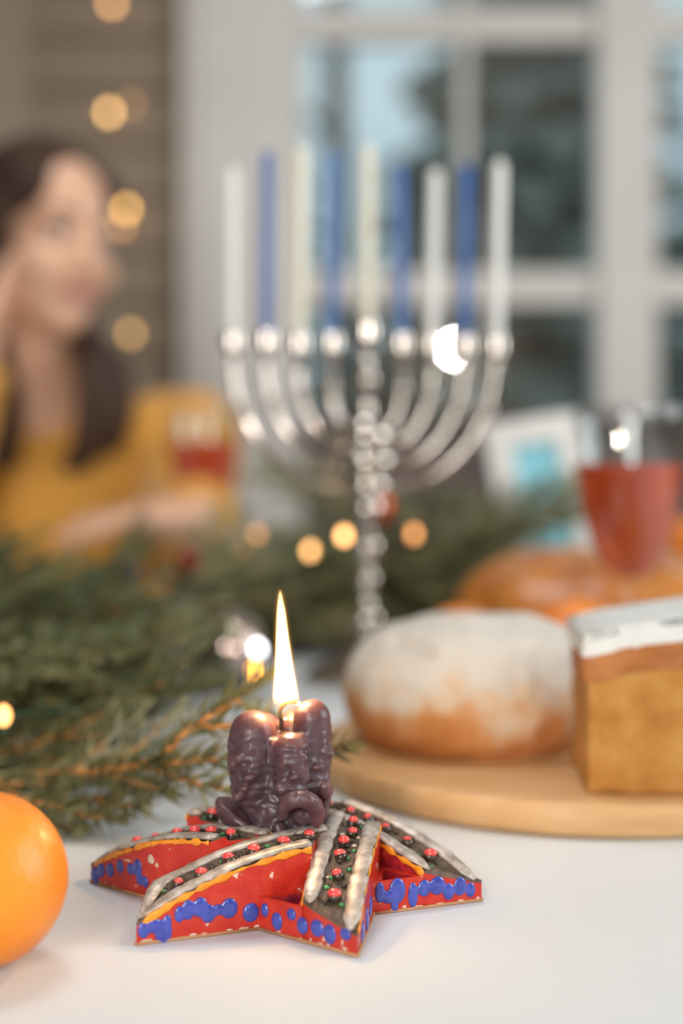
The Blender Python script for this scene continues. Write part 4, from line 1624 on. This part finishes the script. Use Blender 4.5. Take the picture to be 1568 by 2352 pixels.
def hand(bm, wrist, palm_dir, side, curl, thumb_side, nrm):
    """palm and five separate bent fingers"""
    d = palm_dir.normalized()
    s = side.normalized()
    n = nrm.normalized()
    pc = wrist + d * .045
    rot = Matrix((d, s, n)).transposed()
    ell(bm, pc, (.050, .040, .017), rot, 16, 10)
    capsule(bm, wrist, pc, .024, .022)
    for i, (o, L) in enumerate(zip((-.030, -.010, .010, .029), (.066, .076, .070, .055))):
        b0 = wrist + d * .083 + s * o * thumb_side * -1
        d1 = (d + n * -curl * .5).normalized()
        d2 = (d + n * -curl * 1.4).normalized()
        d3 = (d + n * -curl * 2.6).normalized()
        p1 = b0 + d1 * L * .45
        p2 = p1 + d2 * L * .32
        p3 = p2 + d3 * L * .23
        capsule(bm, b0 - d * .02, b0, .0095, .0095, 10)
        capsule(bm, b0, p1, .0095, .0088, 10)
        capsule(bm, p1, p2, .0088, .0080, 10)
        capsule(bm, p2, p3, .0080, .0068, 10)
    t0 = wrist + d * .022 + s * thumb_side * .026
    t1 = t0 + (d * .6 + s * thumb_side * .8).normalized() * .040
    t2 = t1 + (d * .95 + s * thumb_side * .15 - n * .3).normalized() * .034
    capsule(bm, wrist + d * .015, t0, .016, .014, 10)
    capsule(bm, t0, t1, .0135, .0105, 10)
    capsule(bm, t1, t2, .0105, .0080, 10)


hand(bm, WRL, Vector((-.80, -.50, .04)), Vector((-.5, .8, 0)), .35, 1, Vector((0.05, .05, 1)))
hand(bm, WRR, Vector((.30, .25, 1.0)), Vector((.2, -1.0, .1)), .40, -1, Vector((-1, .1, .3)))
# legs under the table
for s in (-1, 1):
    hip = HIP + Vector((s * .085, -.04, -.06))
    knee = rel((HC.x + s * .10, 1.46, .50))
    ank = rel((HC.x + s * .10, 1.50, .09))
    capsule(bm, hip, knee, .078, .055)
    capsule(bm, knee, ank, .052, .036)
    ell(bm, ank + Vector((0, -.07, -.052)), (.040, .115, .037), seg=16, rings=10)
obj('body', fuse(bm, 'body', .0055, 3), M_skin, person)

# sweater with sleeves ending at the wrists
bm = bmesh.new()
NK = NECK + Vector((0, .012, -.050))
capsule(bm, NK, SHL, .068, .064)
capsule(bm, NK, SHR, .068, .064)
ell(bm, CHEST, (.172, .116, .160), seg=24, rings=14)
ell(bm, WAIST, (.155, .118, .175), seg=24, rings=14)
ell(bm, HIP + Vector((0, 0, .02)), (.178, .138, .105), seg=24, rings=14)
capsule(bm, SHL, ELL, .064, .056)
capsule(bm, ELL, ELL + (WRL - ELL) * .80, .056, .042)
capsule(bm, SHR, ELR, .064, .056)
capsule(bm, ELR, ELR + (WRR - ELR) * .80, .056, .042)
sw = obj('sweater', fuse(bm, 'sweater', .0075, 3, .5, lambda c: .004 * noise.noise(c * 22) + .0015 * noise.noise(c * 70)), M_knit, person)
bm = bmesh.new()
for e0, w0 in ((ELL, WRL), (ELR, WRR)):
    q = e0 + (w0 - e0) * .80
    d_ = (w0 - e0).normalized()
    tube(bm, [q - d_ * .01, q + d_ * .012, q + d_ * .030], [.045, .044, .040], 20)
cu = obj('cuffs', mesh_from(bm, 'cuffs'), M_knit, sw)
cu['kind'] = 'stuff'
bm = bmesh.new()
for s in (-1, 1):
    hip = HIP + Vector((s * .085, -.04, -.06))
    knee = rel((HC.x + s * .10, 1.46, .50))
    ank = rel((HC.x + s * .10, 1.50, .11))
    capsule(bm, hip, knee, .092, .068)
    capsule(bm, knee, ank, .066, .058)
ell(bm, HIP + Vector((0, 0, -.04)), (.178, .140, .100), seg=20, rings=12)
obj('trousers', fuse(bm, 'trousers', .010, 3), M_denim, person)

# hair: a cap over the skull, a side parting and long locks over both shoulders
bm = bmesh.new()
ell(bm, hd(0, .030, .048), (.084, .092, .086), HR, 24, 16)
ell(bm, hd(0, .055, -.02), (.080, .070, .10), HR, 20, 14)
ell(bm, hd(-.058, -.020, .062), (.030, .048, .042), HR, 16, 10)
ell(bm, hd(.050, -.006, .074), (.030, .046, .034), HR, 16, 10)
ell(bm, hd(-.076, .004, .012), (.018, .046, .060), HR, 16, 10)
ell(bm, hd(.074, .030, .012), (.014, .036, .060), HR, 16, 10)
rn = random.Random(8)


def lock(pts, r):
    tube(bm, catmull(pts, 5), [r * (1 - .45 * i / (5 * (len(pts) - 1))) for i in range(5 * (len(pts) - 1) + 1)], 10)
    ell(bm, pts[0], r, seg=10, rings=8)
    ell(bm, pts[-1], r * .5, seg=8, rings=6)


for i in range(9):                                           # locks in front of her left shoulder (right in the picture)
    f = i / 8
    lock([hd(.068 + .006 * f, .030 + .04 * f, .02), hd(.078, .026 + .04 * f, -.07),
          rel(P(205 + 60 * f + rn.uniform(-8, 8), 830, 1.660 + .05 * f)), rel(P(195 + 85 * f + rn.uniform(-10, 10), 950, 1.64 + .05 * f)),
          rel(P(170 + 95 * f + rn.uniform(-12, 12), 1075 - 60 * f, 1.645 + .045 * f))], .021)
for i in range(7):                                           # locks on her right side
    f = i / 6
    lock([hd(-.074, -.010 + .06 * f, .02), hd(-.088, .0 + .05 * f, -.07), rel(P(10 - 60 * f, 850, 1.70 + .05 * f)), rel(P(15 - 60 * f, 960, 1.68 + .05 * f)),
          rel(P(22 - 60 * f, 1060 - 30 * f, 1.67 + .04 * f))], .020)
for i in range(6):                                           # down the back
    f = i / 5
    lock([hd(-.06 + .12 * f, .085, .0), hd(-.07 + .14 * f, .105, -.12), hd(-.09 + .18 * f, .13, -.26)], .026)
obj('hair', fuse(bm, 'hair', .0050, 2, .5, lambda c: .0025 * noise.noise(Vector((c.x * 90, c.y * 90, c.z * 9)))), M_hair, person)

# face details
for s in (-1, 1):
    bm = bmesh.new()
    ell(bm, hd(s * .030, -.0765, .004), (.0125, .0075, .0065), HR, 14, 10)
    ey = obj('eye', mesh_from(bm, 'eye'), mat('eye_white', (0.65, 0.6, 0.56, 1), 0.25), person)
    bm = bmesh.new()
    ell(bm, hd(s * .030 + .001, -.0815, .004), (.0058, .003, .0058), HR, 12, 8)
    obj('iris', mesh_from(bm, 'iris'), mat('eye_iris', (0.05, 0.025, 0.012, 1), 0.15), ey)
    bm = bmesh.new()
    tube(bm, [hd(s * .016, -.0800, .0095), hd(s * .030, -.0850, .0115), hd(s * .044, -.0760, .0080)], [.0016, .0022, .0012], 8)
    obj('upper_lashes', mesh_from(bm, 'upper_lashes'), M_hair, ey)
    bm = bmesh.new()
    tube(bm, [hd(s * .013, -.0845, .026), hd(s * .030, -.0850, .0325), hd(s * .048, -.0730, .0270)], [.0028, .0034, .0016], 8)
    obj('eyebrow', mesh_from(bm, 'eyebrow'), M_hair, person)
bm = bmesh.new()
tube(bm, [hd(-.026, -.083, -.0535), hd(-.010, -.0945, -.0575), hd(0, -.0955, -.0580), hd(.010, -.0945, -.0575), hd(.026, -.083, -.0535)], [.0012, .0042, .0036, .0042, .0012], 10)
tube(bm, [hd(-.024, -.083, -.0550), hd(-.010, -.0930, -.0650), hd(.010, -.0930, -.0650), hd(.024, -.083, -.0550)], [.0012, .0052, .0052, .0012], 10)
obj('lips', fuse(bm, 'lips', .0012, 2), mat('lip', (0.42, 0.15, 0.13, 1), 0.4), person)

# stool she sits on
stool = thing('stool', 'plain wooden stool under the seated woman', 'stool', (PB.x, PB.y + .03, 0))
bm = bmesh.new()
lathe(bm, [(0, .375), (.17, .375), (.18, .385), (.18, .395), (.17, .402), (0, .402)], 32)
obj('seat', mesh_from(bm, 'seat'), M_floor, stool)
for a in (45, 135, 225, 315):
    bm = bmesh.new()
    tube(bm, [(math.cos(R(a)) * .17, math.sin(R(a)) * .17, 0), (math.cos(R(a)) * .12, math.sin(R(a)) * .12, .378)], [.014, .018], 10)
    obj('leg', mesh_from(bm, 'leg'), M_floor, stool)
